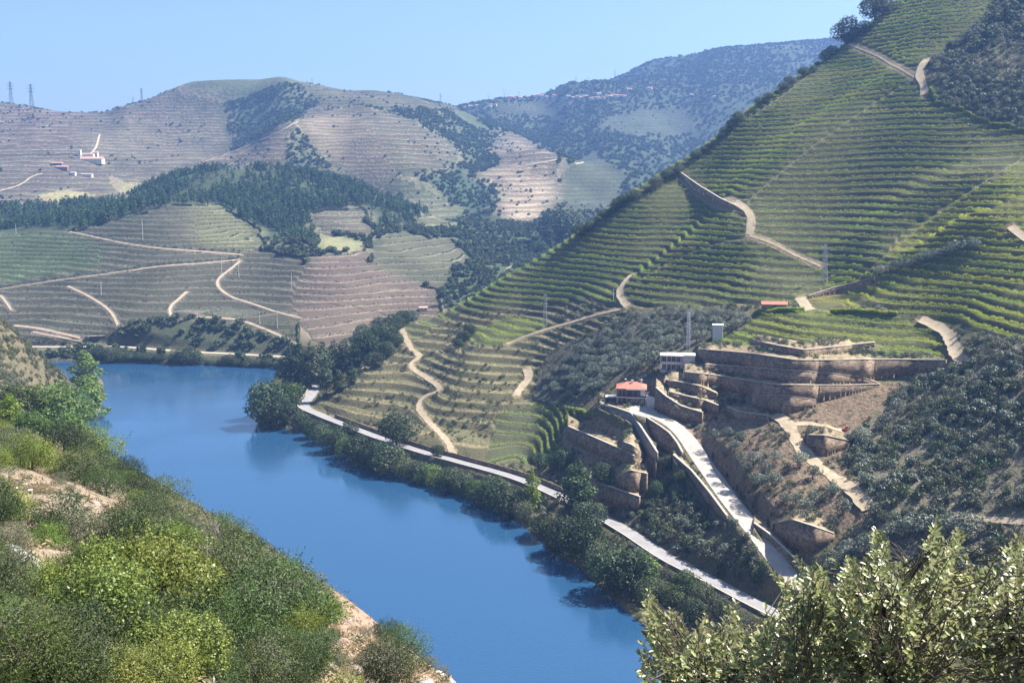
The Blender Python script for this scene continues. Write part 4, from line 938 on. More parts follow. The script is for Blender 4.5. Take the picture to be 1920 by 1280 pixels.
for i, (sz, rid, mat, ln, lab, grp) in enumerate(allrows):
    D = np.hypot(*ln.mean(0)); k_ = 700/D
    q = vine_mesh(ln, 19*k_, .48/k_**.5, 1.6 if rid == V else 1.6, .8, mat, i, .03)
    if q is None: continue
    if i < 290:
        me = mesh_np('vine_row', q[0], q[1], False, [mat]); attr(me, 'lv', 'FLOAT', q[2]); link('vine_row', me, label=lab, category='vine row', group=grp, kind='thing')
    else: rest.setdefault(mat.name, (mat, []))[1].append(q)
for nm, (mat, qs) in rest.items():
    co, f = merge([(q[0], q[1]) for q in qs]); me = mesh_np('vines', co, f, False, [mat]); attr(me, 'lv', 'FLOAT', np.concatenate([q[2] for q in qs])); link('short_vine_rows', me, kind='stuff', label='short broken vine rows at the terrace ends')
# brambles and weeds along the terrace edges of the dry terraces
mm = VIS & (tm > .5) & (RID == MID); qs = []
for i, ln in enumerate(rows_for(mm, np.float32(3.6), .16)):
    q = vine_mesh(ln, 3.2, .55, 1.1, 1.6, L_grey, 5000+i, .42)
    if q is not None: qs.append(q)
co, f = merge([(q[0], q[1]) for q in qs]); me = mesh_np('weeds', co, f, False, [L_grey]); attr(me, 'lv', 'FLOAT', np.concatenate([q[2] for q in qs])); link('terrace_weeds', me, kind='stuff', label='weeds and brambles along the edges of the dry terraces')
# vine rows of the far bank
fm = VIS & (tm > .3) & (RAD > 840) & (RAD < 1620) & (PX < 960); qs = []
for per in sorted(set(PER[fm].tolist())):
    for i, ln in enumerate(rows_for(fm & (np.abs(PER-per) < .01), np.float32(per), .17)):
        q = vine_mesh(ln[::2] if len(ln) > 20 else ln, 2.6, 1.15, 1.7, 1.0, L_vfar, 9000+i, .2)
        if q is not None: qs.append(q)
co, f = merge([(q[0], q[1]) for q in qs]); me = mesh_np('far_vines', co, f, False, [L_vfar]); attr(me, 'lv', 'FLOAT', np.concatenate([q[2] for q in qs])); link('far_vine_rows', me, kind='stuff', label='hundreds of vine rows on the terraced far bank')
log('vines done', len(qs))
# ---------------------------------------------------------------- single trees and bushes
def place(name, variants, px, py, size_px, label, group, cat, r0=330, unit_h=None, rmax=5500, parts=None, wide=1.0, sink=.15, by='h'):
    """Stand a plant where the ray through its foot meets the land; size_px is its height (or width) in the photograph."""
    h = hit(px, py, r0, rmax)
    if h is None: return None
    dist = math.sqrt(h[0]**2+h[1]**2+(h[2]-CAMZ)**2)
    s = size_px*dist/FPX/unit_h
    v = variants[int(rng.integers(len(variants)))]
    o = link(name, v if not isinstance(v, tuple) else None, label=label, category=cat, kind='thing')
    if group: o['group'] = group
    zz = max(float(sample(Z, h[0], h[1])), -.3)
    o.location = (h[0], h[1], zz-sink*s); o.scale = (s*wide, s*wide, s); o.rotation_euler = (0, 0, rng.uniform(0, 6.28))
    if isinstance(v, tuple):
        for nm, me_ in v: link(nm, me_, o)
    return o
# olive grove: planted in loose rows, so the trees are counted one by one
ol_poly = [(1040,690),(1110,640),(1180,596),(1300,584),(1415,594),(1395,618),(1335,636),(1300,652),(1240,652),(1232,690),(1150,712),(1130,735),(1085,750),(1010,742),(1020,715)]
ii, jj = np.nonzero((RID == OLV) & VIS); inner = []
ax = np.array([.86, .5]); ay = np.array([-.5, .86]); xs_, ys_ = X[ii, jj], Y[ii, jj]
gu = xs_*ax[0]+ys_*ax[1]; gv = xs_*ay[0]+ys_*ay[1]
for a_ in np.arange(gu.min(), gu.max(), 6.1):
    for b_ in np.arange(gv.min(), gv.max(), 6.6):
        q = ax*a_+ay*b_+rng.normal(0, .9, 2); q = np.array([q[0], q[1]])
        zq = float(sample(Z, q[0], q[1])); px_, py_ = project(q[0], q[1], zq)
        if inside(np.array([px_]), np.array([py_]), ol_poly)[0] and sample(NOROW, q[0], q[1]) > 3: inner.append((q[0], q[1], zq))
rng.shuffle(inner); log('olives', len(inner)); inner = inner[:240]
for x, y, z in inner:
    o = link('olive_tree', T_olive[int(rng.integers(5))], label='small grey-green olive tree planted in the dark grove left of the white building', category='olive tree', group='olive trees of the grove', kind='thing')
    s = rng.uniform(1.0, 1.55); o.location = (x, y, z-.2); o.scale = (s, s, s*rng.uniform(.9, 1.1)); o.rotation_euler = (0, 0, rng.uniform(0, 6.3))
for px, py, w in [(1650,512,24),(1668,506,22),(1682,502,26),(1700,500,24),(1716,494,22),(1732,488,28),(1752,484,26),(1770,480,26),(1790,472,30),(1806,468,26),(1826,462,24)]:
    place('olive_tree', T_olive, px, py+6, w, 'rounded grey olive bush in the slanting line across the yellowing vines', 'olive bushes in a slanting line', 'olive tree', unit_h=4.4)
for px, py, w, lab in [(1084,728,34,'single large round olive tree at the lower edge of the grove'),(1222,694,44,'tall olive-green tree standing left of the white building'),(1190,700,26,'round olive tree between the big tree and the red roof')]:
    place('olive_tree', T_olive, px, py, w, lab, None, 'olive tree', unit_h=4.4)
sc = [(1412,866,26),(1432,880,24),(1398,880,22),(1447,905,28),(1384,860,20),(1420,905,24),(1500,868,26),(1524,890,24),(1526,936,22),(1492,938,20),(1580,956,28),(1562,922,22),(1560,980,20),(1508,950,22),(1612,826,30),(1660,790,22),(1682,768,26),(1690,745,20),(1624,900,20),
      (1378,836,18),(1365,812,18),(1340,818,20),(1392,816,16),(1455,860,20),(1470,935,18),(1410,940,20),(1640,960,24),(1668,1010,34),(1700,1000,36),(1735,1000,40),(1775,1005,44),(1812,1004,44),(1590,1040,34),(1620,1030,34),(1560,1060,34),(1545,1100,34)]
for px, py, w in sc:
    place('olive_tree', T_olive, px, py+8, w*1.25, 'rounded grey-green olive bush on the raw earth slope around the rutted track', 'olive bushes around the rutted track', 'olive tree', unit_h=4.4)

def tree_parts(nm, lobes, n_, size, mat, wood, seed, asp=.6, fill=.2, clump=.12, wm=None):
    v, f, lv = cloud(lobes, n_, size, asp, fill, seed, clump); a_ = mesh_np(nm+'_crown', v, f, False, [mat]); attr(a_, 'lv', 'FLOAT', lv)
    w = mesh_np(nm+'_trunk', wood[0], wood[1], True, [wm or M_bark]); return (('trunk', w), ('crown', a_))
B_dark = [tree_parts('bank_tree', lobes_round(11, 11, 10, 60+s, .08), 3000, .62, L_dark, branchy(9, .32, 4, 5, s), s, clump=.15) for s in range(3)]
B_mid = [tree_parts('bank_tree', lobes_round(11, 11, 9, 70+s, .06), 2800, .62, L_mid, branchy(9, .3, 4, 5, s+9), s+3, clump=.15) for s in range(2)]
B_grey = [tree_parts('bank_tree', lobes_round(11, 12, 10, 75+s, .05), 2800, .62, L_scrub, branchy(9, .3, 4, 5, s+9), s+3, clump=.15) for s in range(2)]
B_pop = [tree_parts('poplar', lobes_tall(11, 6.4, 9, 80+s, .05), 2400, .55, L_lime, branchy(10, .22, 1.5, 5, s+20), s+6, clump=.2) for s in range(2)]
B_euc = [tree_parts('eucalyptus', lobes_tall(11, 5.5, 9, 90+s, .16), 2200, .5, L_dark if s else L_scrub, branchy(10, .22, 1.5, 6, s+30), s+8, clump=.25) for s in range(2)]
g1 = 'trees lining the right river bank'
bank = [(500,797,68,B_dark,1),(530,800,50,B_dark,1),(512,775,60,B_dark,1),(548,765,44,B_mid,1),(565,805,30,B_grey,1.1),(585,822,34,B_dark,1),(603,832,34,B_grey,1.1),(628,848,46,B_dark,1),(648,858,36,B_mid,1.1),
        (672,868,50,B_dark,1.1),(694,878,46,B_dark,1),(716,884,52,B_dark,1),(738,890,50,B_grey,1.1),(762,896,34,B_grey,1.3),(786,900,34,B_grey,1.2),(812,908,36,B_mid,1.2),(840,917,38,B_grey,1.1),(868,926,40,B_grey,1.1),(892,934,34,B_mid,1.2),
        (928,955,58,B_dark,1.1),(955,968,50,B_dark,1.1),(982,980,36,B_grey,1),(1018,1010,42,B_dark,1),(1040,1036,40,B_dark,1),(1062,1038,66,B_dark,1),(1098,1052,74,B_dark,1),(1118,1068,48,B_grey,1),(1078,985,44,B_dark,1),
        (1150,1106,76,B_dark,1.1),(1182,1112,72,B_dark,1.05),(1285,1112,40,B_dark,1.1),(1318,1130,36,B_grey,1.1),(1250,1098,28,B_grey,1.2),(1236,1120,30,B_grey,1.2),(1350,1160,40,B_grey,1.1),(1142,1070,30,B_mid,1.1),(1104,1005,60,B_grey,.9),(1212,1128,40,B_dark,1.2),(1262,1135,36,B_mid,1.2),(1300,1165,40,B_dark,1.2),(1385,1195,44,B_grey,1.2),(908,945,40,B_dark,1.1),(850,922,40,B_dark,1.1),(800,906,34,B_mid,1.1)]
for px, py, h_, V_, w_ in bank:
    place('riverside_tree', V_, px, py, h_*1.2, 'bushy dark green tree on the right river bank between the road and the water', g1, 'tree', unit_h=11, wide=w_)
place('poplar_tree', B_pop, 997, 955, 78, 'slim yellow-green poplar beside the river road', None, 'tree', unit_h=11, wide=.85)
place('willow_tree', B_pop[:1], 1212, 1098, 64, 'bushy yellowing willow at the water edge near the lower road', None, 'tree', unit_h=11, wide=1.5)
place('cedar_tree', B_euc[1:], 1082, 965, 108, 'tallest dark tree between the river road and the rocky slope', None, 'tree', unit_h=11, wide=1.3)
for px, py, h_, w_ in [(545,728,78,1.1),(562,732,92,1.1),(584,728,88,1.2),(604,718,80,1.2),(626,706,70,1.2),(646,700,66,1.2),(668,688,50,1.3),(534,722,60,1.1),(612,738,56,1.2),(636,735,44,1.3),(660,720,38,1.3)]:
    place('eucalyptus_tree', B_euc, px, py, h_, 'tall dark eucalyptus on the headland at the river bend', 'eucalyptus trees on the headland', 'tree', unit_h=11, wide=w_)
for px, py, h_, w_ in [(690,668,48,1.3),(704,655,44,1.3),(720,640,40,1.3),(738,622,36,1.3),(756,610,30,1.3),(770,604,26,1.2),(700,690,34,1.3),(724,668,30,1.3),(745,648,26,1.2),(680,640,34,1.2),(712,622,30,1.2),(870,640,22,1.3),(880,628,24,1.2),(860,652,18,1.3)]:
    place('oak_tree', B_dark, px, py, h_, 'dark round tree on the lower end of the ridge above the headland', 'trees at the lower end of the ridge', 'tree', unit_h=11, wide=w_)
for px, py, h_, lab in [(744,834,66,'broad dark oak shading the bend of the river road'),(656,816,30,'small round tree standing on the edge of the river road'),(820,856,24,'small bush where the dirt track meets the river road'),
                        (1050,880,40,'dark bush on the scarp above the river road left of the walls'),(1010,880,36,'dark shrub under the low vine terraces'),(1255,880,30,'round oak under the triangular wall'),(1130,905,40,'dark tree at the left end of the lower walls'),
                        (1278,905,26,'rounded oak below the driveway edge wall'),(1230,930,30,'shrub on the rocky slope below the driveway')]:
    place('oak_tree', B_dark, px, py, h_, lab, None, 'tree', unit_h=11, wide=1.2)
# skyline of the spur
for px, py, h_, V_, w_, lab in [(1587,79,50,B_dark,1.0,'big round tree standing on the skyline of the spur'),(1640,36,52,B_dark,1.1,'open-crowned tree at the top of the spur skyline'),(1658,26,40,B_grey,1.2,'smaller tree beside the topmost skyline tree'),
                                (1046,450,72,B_dark,1.1,'large dark tree low on the ridge with sparse lower limbs'),(1070,440,56,B_dark,1.2,'dense dark tree behind the large ridge tree'),(1028,462,50,B_euc[1:],1.2,'narrow dark tree left of the large ridge tree'),(1012,470,26,B_mid,1.3,'small green bush left of the ridge trees')]:
    place('ridge_tree', V_, px, py+4, h_, lab, None, 'tree', unit_h=11, wide=w_)
sky_line = densify(np.array([(1625,48),(1600,66),(1560,98),(1520,128),(1480,155),(1440,182),(1400,214),(1360,247),(1320,281),(1280,311),(1240,338),(1200,362),(1160,386),(1120,414),(1090,436)], float), 13)
for i, (px, py) in enumerate(sky_line):
    if rng.random() < .22: continue
    place('ridge_bush', B_dark+B_grey[:1], px+rng.uniform(-3, 5), py+6, rng.uniform(9, 24), 'dark bush in the unbroken band along the ridge of the spur', 'dark bushes along the ridge', 'bush', unit_h=11, wide=rng.uniform(1.1, 1.6), sink=.5)
place('stone_pine', [tree_parts('umbrella_pine', [((0,0,10),(2.6,2.6,1.2)),((1.6,.5,8.3),(1.6,1.4,.8)),((-1.5,-.3,8.6),(1.4,1.4,.8)),((.3,1.2,11),(1.3,1.3,.7))], 900, .45, L_dark, limbs([((0,0,-1),(.2,0,5),.22,.16),((.2,0,5),(0,0,10),.16,.07),((.1,0,6.5),(1.6,.5,8.3),.09,.04),((.15,0,6.8),(-1.5,-.3,8.6),.09,.04)]), 3)], 1441, 177, 34, 'lone umbrella-shaped pine on the skyline of the spur', None, 'pine tree', unit_h=11, sink=0)
place('cypress_tree', [tree_parts('cypress', lobes_tall(11, 2.0, 10, 5, .04), 900, .4, L_dark, limbs([((0,0,-1),(0,0,9),.14,.05)]), 4, clump=0)], 832, 572, 40, 'thin black cypress beside the little pink house', None, 'cypress', unit_h=11)
# yellow-green trees on the left shore
place('poplar_tree', B_pop, 163, 742, 84, 'upper of the two bright yellow-green trees on the left shore', None, 'tree', unit_h=11, wide=1.25)
place('poplar_tree', B_pop[::-1], 166, 784, 78, 'lower of the two bright yellow-green trees on the left shore', None, 'tree', unit_h=11, wide=1.6)
for px, py, h_, w_ in [(140,800,60,1.2),(112,790,76,1.3),(95,800,84,1.2),(130,828,60,1.2),(70,790,66,1.3),(40,780,60,1.4),(148,770,40,1.2),(60,820,50,1.4),(20,800,60,1.4)]:
    place('leafy_tree', B_mid+B_pop[:1], px, py, h_, 'leafy mid-green tree below the rounded hill on the left shore', 'leafy trees on the left shore', 'tree', unit_h=11, wide=w_, r0=260)
# trees and bushes on the far bank
for px, py, h_, w_ in [(172,674,24,1.6),(190,673,28,1.5),(206,676,28,1.6),(222,677,22,1.6),(240,677,20,1.6),(262,676,18,1.7),(284,677,22,1.4),(300,678,18,1.6),(322,679,18,1.5),(340,680,34,1.1),(356,682,40,1.0),(370,683,28,1.2),(398,684,14,1.8),(420,684,20,1.4),(432,685,26,1.2),(446,686,18,1.6),(466,687,16,1.8),(484,687,18,1.6),(502,688,20,1.4),(118,660,12,1.6)]:
    place('riverside_bush', B_grey+B_dark[:1], px, py, h_*.9, 'dark bush on the far bank between the railway ledge and the water', 'bushes along the far bank', 'bush', unit_h=11, wide=w_)
# lone trees in rows along the far tracks
for ln, n_ in ((path_world[21], 40), (path_world[22], 26)):
    for i in range(n_):
        t = (i+.5)/n_*(len(ln)-1); a_ = ln[int(t)]
        o = link('olive_tree', T_olive[i % 5], label='small round tree in a file along the slanting far track', category='olive tree', group='trees in file along the far tracks', kind='thing'); s = rng.uniform(.9, 1.3)
        x, y = a_[0]+rng.normal(0, .5), a_[1]+4.0; o.location = (x, y, float(sample(Z, x, y))-.2); o.scale = (s, s, s)
log('trees')

# ---------------------------------------------------------------- the near slope on the left
def shrub_parts(nm, h, w, n_, size, mat, seed, asp=.45, fill=.35, wm=None, nl=11, base=.03, wood=True, clump=.28):
    v, f, lv = cloud(lobes_round(h, w, nl, seed, base, .40), n_, size, asp, fill, seed, clump, shoots=90, slen=.75); a_ = mesh_np(nm+'_foliage', v, f, False, [mat]); attr(a_, 'lv', 'FLOAT', lv)
    wd = branchy(h*.95, .09, w*.5, 9, seed); b_ = mesh_np(nm+'_stem', wd[0], wd[1], True, [wm or M_bark]); return (('stem', b_), ('foliage', a_))
S_yel = [shrub_parts('yellow_shrub', 3.2, 3.6, 6500, .12, L_yel, 100+s, .6) for s in range(2)]
S_bri = [shrub_parts('bright_shrub', 3, 3.2, 9000, .085, L_mid, 110+s, .3) for s in range(2)]
S_lim = [shrub_parts('lime_shrub', 2.6, 3.2, 5200, .12, L_lime, 115+s, .4) for s in range(1)]
S_drk = [shrub_parts('dark_shrub', 3, 3.4, 7000, .10, L_dark, 120+s, .5) for s in range(3)]
S_gry = [shrub_parts('grey_shrub', 2.6, 3.2, 6500, .10, L_grey, 130+s, .4) for s in range(2)]
S_ol = [shrub_parts('olive_green_shrub', 2.8, 3.4, 7500, .10, L_shrub, 140+s, .45, wm=M_twig) for s in range(3)]
S_dry = [shrub_parts('dry_shrub', 1.6, 2.2, 2200, .09, L_dry, 150, .3, .5, wm=M_twig)]
hand = [ # x, foot y, width px, variants, label
 (35,1290,210,S_bri,'bright fine-leaved green shrub filling the lower left corner'),(105,1290,130,S_lim,'lime-edged shrub right of the bright corner shrub'),
 (200,1200,170,S_yel,'big yellow-leaved shrub, left of two'),(290,1170,190,S_yel,'big yellow-leaved shrub in the middle of the slope'),(330,1075,110,S_yel,'smaller yellow shrub above the big yellow ones'),
 (340,1270,150,S_yel,'yellow shrub at the bottom edge of the slope'),(112,1010,112,S_drk,'round dark shrub standing alone on the bare pink earth'),(20,975,90,S_lim,'pale yellow-green bush at the left edge by the bare earth'),
 (235,1050,130,S_drk,'dense dark green shrub above the yellow ones'),(345,1005,100,S_gry,'grey-green rounded shrub on the slope skyline'),(420,1035,100,S_ol,'olive-green shrub on the slope skyline next to dry branches'),
 (430,1120,150,S_ol,'tall olive-green shrub right of the yellow ones'),(520,1180,180,S_ol,'broad grey-olive shrub on the lower right of the slope'),(420,1220,190,S_ol,'wide olive-green shrub near the bottom of the slope'),
 (530,1100,90,S_ol,'olive shrub on the skyline above the river'),(588,1112,60,S_gry,'greyish twiggy shrub at the edge of the reddish rocks'),(530,1290,120,S_ol,'dark olive shrub left of the reddish rocks'),
 (690,1130,60,S_drk,'dark shrub on top of the reddish rocks'),(775,1208,62,S_drk,'small dark tree leaning out over the river at the slope end'),(725,1210,70,S_drk,'shrub beside the small leaning tree'),(715,1275,110,S_gry,'blue-grey shrub low on the end of the slope'),
 (640,1330,110,S_lim,'yellow-green shrub at the bottom edge under the reddish rocks'),(800,1255,44,S_gry,'small grey bush on the last rocks'),(240,900,60,S_drk,'dark small tree on the skyline over the river'),(262,893,40,S_gry,'feathery young tree on the skyline over the river'),
 (150,905,90,S_ol,'olive bush above the bare pink earth'),(60,880,100,S_lim,'yellow-green bush high on the near slope'),(180,860,90,S_lim,'lime bush in the upper part of the near slope'),(120,850,80,S_drk,'dark bush in the upper part of the near slope'),
 (20,860,90,S_gry,'grey-green bush at the left edge, high on the near slope'),(200,930,70,S_ol,'bush on the right rim of the bare pink earth'),(300,950,80,S_ol,'bush on the slope skyline left of the grey-green one')]
for px, py, w_, V_, lab in hand:
    place('shrub', V_, px, py, w_, lab, None, 'shrub', r0=24, unit_h=3.4, rmax=330, sink=.25, wide=1.0)
GAP = [[(0,980),(80,995),(85,1070),(40,1085),(0,1040)], [(0,900),(60,892),(140,905),(225,935),(235,975),(180,1010),(150,985),(60,1000),(0,985)], [(610,1130),(655,1120),(690,1150),(720,1240),(690,1290),(625,1285),(605,1200)], [(770,1235),(850,1290),(770,1290)]]
cnt = 0; zone = [(-30,1300),(-30,745),(60,770),(140,822),(215,862),(275,905),(350,985),(450,1020),(545,1065),(640,1120),(740,1200),(850,1290)]
spots = []
while cnt < 235:
    px, py = rng.uniform(-30, 860), rng.uniform(760, 1300); P1 = (np.array([px]), np.array([py]))
    if not inside(*P1, zone)[0]: continue
    gap_ = any(inside(*P1, g_)[0] for g_ in GAP)
    if gap_ and rng.random() > .22: continue
    if not gap_ and any(inside(P1[0], P1[1]-dy_, g_)[0] for g_ in GAP for dy_ in (25, 60, 95)) and rng.random() > .12: continue
    h = hit(px, py, 24, 330)
    if h is None: continue
    d_ = np.hypot(h[0], h[1]); r_ = rng.uniform(.8, 2.1)*(.55 if gap_ else 1)*(1+.25*(d_ > 120))
    if any(math.hypot(h[0]-q[0], h[1]-q[1]) < (r_+q[2])*.7 for q in spots): 
        if rng.random() > .1: continue
    spots.append((h[0], h[1], r_)); cnt += 1
    ty = rng.random()
    if py > 1040 and 150 < px < 360: V_ = S_yel if ty < .4 else S_ol
    elif gap_: V_ = S_dry if ty < .6 else S_gry
    elif d_ > 110: V_ = S_lim if ty < .42 else S_bri if ty < .7 else S_gry if ty < .85 else S_drk
    else: V_ = S_ol if ty < .38 else S_drk if ty < .55 else S_gry if ty < .72 else S_bri if ty < .9 else S_lim
    if V_ is S_yel: nm_, lab, grp = 'yellow_shrub', 'yellow-leaved shrub among the others on the near left slope', 'yellow shrubs of the near slope'
    elif V_ is S_lim: nm_, lab, grp = 'lime_shrub', 'lime-green shrub in the thicket of the near left slope', 'lime shrubs of the near slope'
    elif V_ is S_drk: nm_, lab, grp = 'dark_shrub', 'dark green shrub in the thicket of the near left slope', 'dark shrubs of the near slope'
    elif V_ is S_gry: nm_, lab, grp = 'grey_shrub', 'grey-green shrub in the thicket of the near left slope', 'grey-green shrubs of the near slope'
    elif V_ is S_bri: nm_, lab, grp = 'green_shrub', 'fresh green fine-leaved shrub in the thicket of the near left slope', 'green shrubs of the near slope'
    elif V_ is S_dry: nm_, lab, grp = 'dry_shrub', 'low dry brown shrub on the bare earth of the near slope', 'dry shrubs of the near slope'
    else: nm_, lab, grp = 'olive_green_shrub', 'olive-green shrub in the thicket of the near left slope', 'olive-green shrubs of the near slope'
    v = V_[int(rng.integers(len(V_)))]; o = link(nm_, None, label=lab, category='shrub', group=grp, kind='thing'); s = r_/1.65
    o.location = (h[0], h[1], float(sample(Z, h[0], h[1]))-.3); o.scale = (s, s, s*rng.uniform(.8, 1.15)); o.rotation_euler = (0, 0, rng.uniform(0, 6.3))
    for nm, me_ in v: link(nm, me_, o)
mS = VIS & dry & (RAD < 330) & (PX < 900)
p = pick(mS, np.where(RAD < 110, 1.3, .25)*np.clip(.6+1.2*fbm(X/5, Y/5, 12, 2), 0, 2), 0); scatter('dry_hillside_grass', p, rng.uniform(.35, .9, len(p)), T_grass, 'dry grass between the shrubs of the near slope'); log('near grass', len(p))
# dead branches sticking out of the thicket
for px, py, h_, lab in [(425,1075,110,'bare dead branches rising against the river, left of two'),(505,1085,70,'thin bare branches on the slope skyline'),(355,1130,130,'bare grey forked branch in front of the green shrubs'),(195,1290,110,'pale dead stem at the bottom of the yellow shrubs')]:
    r = np.random.default_rng(px); segs = []
    def grow(p0, d, L_, r0, n_):
        p1 = p0+d*L_; segs.append((p0, p1, r0, r0*.7, 5))
        if n_:
            for _ in range(2+(r.random() < .4)): grow(p1, unit(d+r.normal(size=3)*.42+np.array([0, 0, .12])), L_*.72, r0*.62, n_-1)
    grow(np.array([0., 0, -.2]), unit(np.array([r.normal()*.2, r.normal()*.2, 1.])), 1.0, .055, 4)
    c_, f_ = limbs(segs); me = mesh_np('dead_branch', c_, f_, True, [M_twig])
    place('dead_branch', [me], px, py, h_, lab, None, 'branch', r0=24, unit_h=3.0, rmax=330, sink=0)
# rocks
M_rock = ground_mat('pink_rock', (.30,.215,.17), (.46,.37,.31), 1.5, .9, 1.0)
def rock_mesh(seed, fl=.7):
    r = np.random.default_rng(seed); nu, nv = 14, 10; co = []
    for j in range(nv+1):
        for i in range(nu):
            a = 2*math.pi*i/nu; b_ = math.pi*j/nv; co.append((math.sin(b_)*math.cos(a), math.sin(b_)*math.sin(a), math.cos(b_)))
    co = np.array(co); planes = unit(r.normal(size=(16, 3))); pd = r.uniform(.55, .9, 16)
    for n_, d_ in zip(planes, pd):
        e = co@n_-d_; co = co-np.where(e > 0, e, 0)[:, None]*n_
    co = co*(1, .8, fl)+.04*np.sin(co*9+seed); f = [(j*nu+i, (j+1)*nu+i, (j+1)*nu+(i+1) % nu, j*nu+(i+1) % nu) for j in range(nv) for i in range(nu)]
    return mesh_np('rock', co, f, False, [M_rock])
M_pale = ground_mat('pale_rock', (.38,.35,.32), (.55,.52,.49), 2.0, .9, 1.0)
RK = [rock_mesh(s) for s in range(4)]
RKP = [rock_mesh(s+4) for s in range(2)]
for q_ in RKP: q_.materials.clear(); q_.materials.append(M_pale)
for px, py, w_, lab in [(15,1045,80,'large pale boulder at the left edge above the corner shrub'),(52,1060,64,'pale boulder sloping down beside the large one'),(72,1080,44,'smaller boulder at the foot of the pale ones'),(178,945,30,'dark cracked rock on the bare pink earth'),
                        (640,1210,50,'reddish rock on the crest between the shrubs'),(662,1255,60,'largest reddish rock near the bottom of the slope'),(622,1250,40,'reddish rock left of the largest one'),(688,1280,46,'reddish rock at the bottom edge'),(650,1165,36,'uppermost of the reddish rocks between the shrubs'),
                        (820,1268,40,'grey rock at the tip of the slope over the river'),(842,1280,36,'last grey rock at the tip of the slope'),(800,1285,50,'broad grey rock at the bottom of the slope tip')]:
    place('boulder', RKP if 'pale' in lab or 'grey' in lab else RK, px, py, w_, lab, None, 'rock', r0=24, unit_h=2.0, rmax=330, sink=.2)
for i in range(46):
    g_ = GAP[1] if i < 22 else GAP[2]; 
    for _ in range(40):
        q = np.array(g_); px, py = rng.uniform(q[:,0].min(), q[:,0].max()), rng.uniform(q[:,1].min(), q[:,1].max())
        if inside(np.array([px]), np.array([py]), g_)[0]: break
    place('stone', RK, px, py, rng.uniform(6, 16), 'small loose stone on the bare earth of the near slope', 'loose stones of the near slope', 'stone', r0=24, unit_h=2.0, rmax=330, sink=.1)
log('near slope')
# ---------------------------------------------------------------- buildings and small structures
def paint(name, c, rough=.7, spec=.3, metal=0.):
    m_, nt, out = new_mat(name); bs = nd(nt, 'ShaderNodeBsdfPrincipled'); bs.inputs['Roughness'].default_value = rough; bs.inputs['Specular IOR Level'].default_value = spec; bs.inputs['Metallic'].default_value = metal
    pos = nd(nt, 'ShaderNodeNewGeometry').outputs['Position']; hv = nd(nt, 'ShaderNodeHueSaturation'); hv.inputs['Color'].default_value = (*c, 1)
    nt.links.new(remap(nt, noise(nt, 1.2, 4, .65, pos), .3, .7, .82, 1.12), hv.inputs['Value']); nt.links.new(hv.outputs[0], bs.inputs['Base Color']); nt.links.new(bs.outputs[0], out.inputs[0]); return m_
P_white = paint('white_paint', (.66,.65,.66)); P_pink = paint('pink_brick_render', (.24,.12,.10)); P_tile = paint('weathered_tile', (.45,.30,.22)); P_red = paint('red_roof_tile', (.46,.16,.105)); P_grey = paint('pale_grey_render', (.50,.49,.52))
P_glass = paint('dark_glass', (.02,.025,.035), .15, .6); P_dark = paint('dark_metal', (.06,.06,.065), .5); P_steel = paint('galvanised_steel', (.45,.46,.48), .5, .4, .3); P_concrete = paint('pole_concrete', (.55,.54,.53))
P_cream = paint('cream_render', (.68,.58,.42)); P_orange = paint('orange_digger_paint', (.55,.12,.05), .4)
def boxes(name, bs_, mat, parent=None):
    co, f = [], []
    for (x0, x1, y0, y1, z0, z1) in bs_:
        o = len(co); co += [(x0,y0,z0),(x1,y0,z0),(x1,y1,z0),(x0,y1,z0),(x0,y0,z1),(x1,y0,z1),(x1,y1,z1),(x0,y1,z1)]
        f += [(o,o+3,o+2,o+1),(o+4,o+5,o+6,o+7),(o,o+1,o+5,o+4),(o+1,o+2,o+6,o+5),(o+2,o+3,o+7,o+6),(o+3,o,o+4,o+7)]
    me = bpy.data.meshes.new(name); me.from_pydata(co, [], f); me.materials.append(mat); me.update(); return link(name, me, parent)
def solid(name, co, f, mat, parent=None):
    me = bpy.data.meshes.new(name); me.from_pydata(co, [], f); me.materials.append(mat); me.update(); return link(name, me, parent)
def hip(name, x0, x1, y0, y1, z, rise, mat, parent, over=.7, ridge=.45, th=.22):
    x0 -= over; x1 += over; y0 -= over; y1 += over; w = (y1-y0)*ridge; ym = (y0+y1)/2
    co = [(x0,y0,z),(x1,y0,z),(x1,y1,z),(x0,y1,z),(x0,y0,z+th),(x1,y0,z+th),(x1,y1,z+th),(x0,y1,z+th),(x0+w,ym,z+rise),(x1-w,ym,z+rise)]
    return solid(name, co, [(0,3,2,1),(0,1,5,4),(1,2,6,5),(2,3,7,6),(3,0,4,7),(4,5,9,8),(6,7,8,9),(5,6,9),(7,4,8)], mat, parent)
def gable(name, x0, x1, y0, y1, z, rise, mat, parent, over=.4, th=.2):
    x0 -= over; x1 += over; y0 -= over; y1 += over; ym = (y0+y1)/2
    co = [(x0,y0,z),(x1,y0,z),(x1,y1,z),(x0,y1,z),(x0,y0,z+th),(x1,y0,z+th),(x1,y1,z+th),(x0,y1,z+th),(x0,ym,z+rise),(x1,ym,z+rise)]
    return solid(name, co, [(0,3,2,1),(0,1,5,4),(1,2,6,9,5),(2,3,7,6),(3,0,4,8,7),(4,5,9,8),(6,7,8,9)], mat, parent)
def root(name, loc, rz, label, cat, group=None):
    o = bpy.data.objects.new(name, None); scene.collection.objects.link(o); o.location = loc; o.rotation_euler = (0, 0, R(rz)); o['label'] = label; o['category'] = cat; o['kind'] = 'thing'
    if group: o['group'] = group
    return o
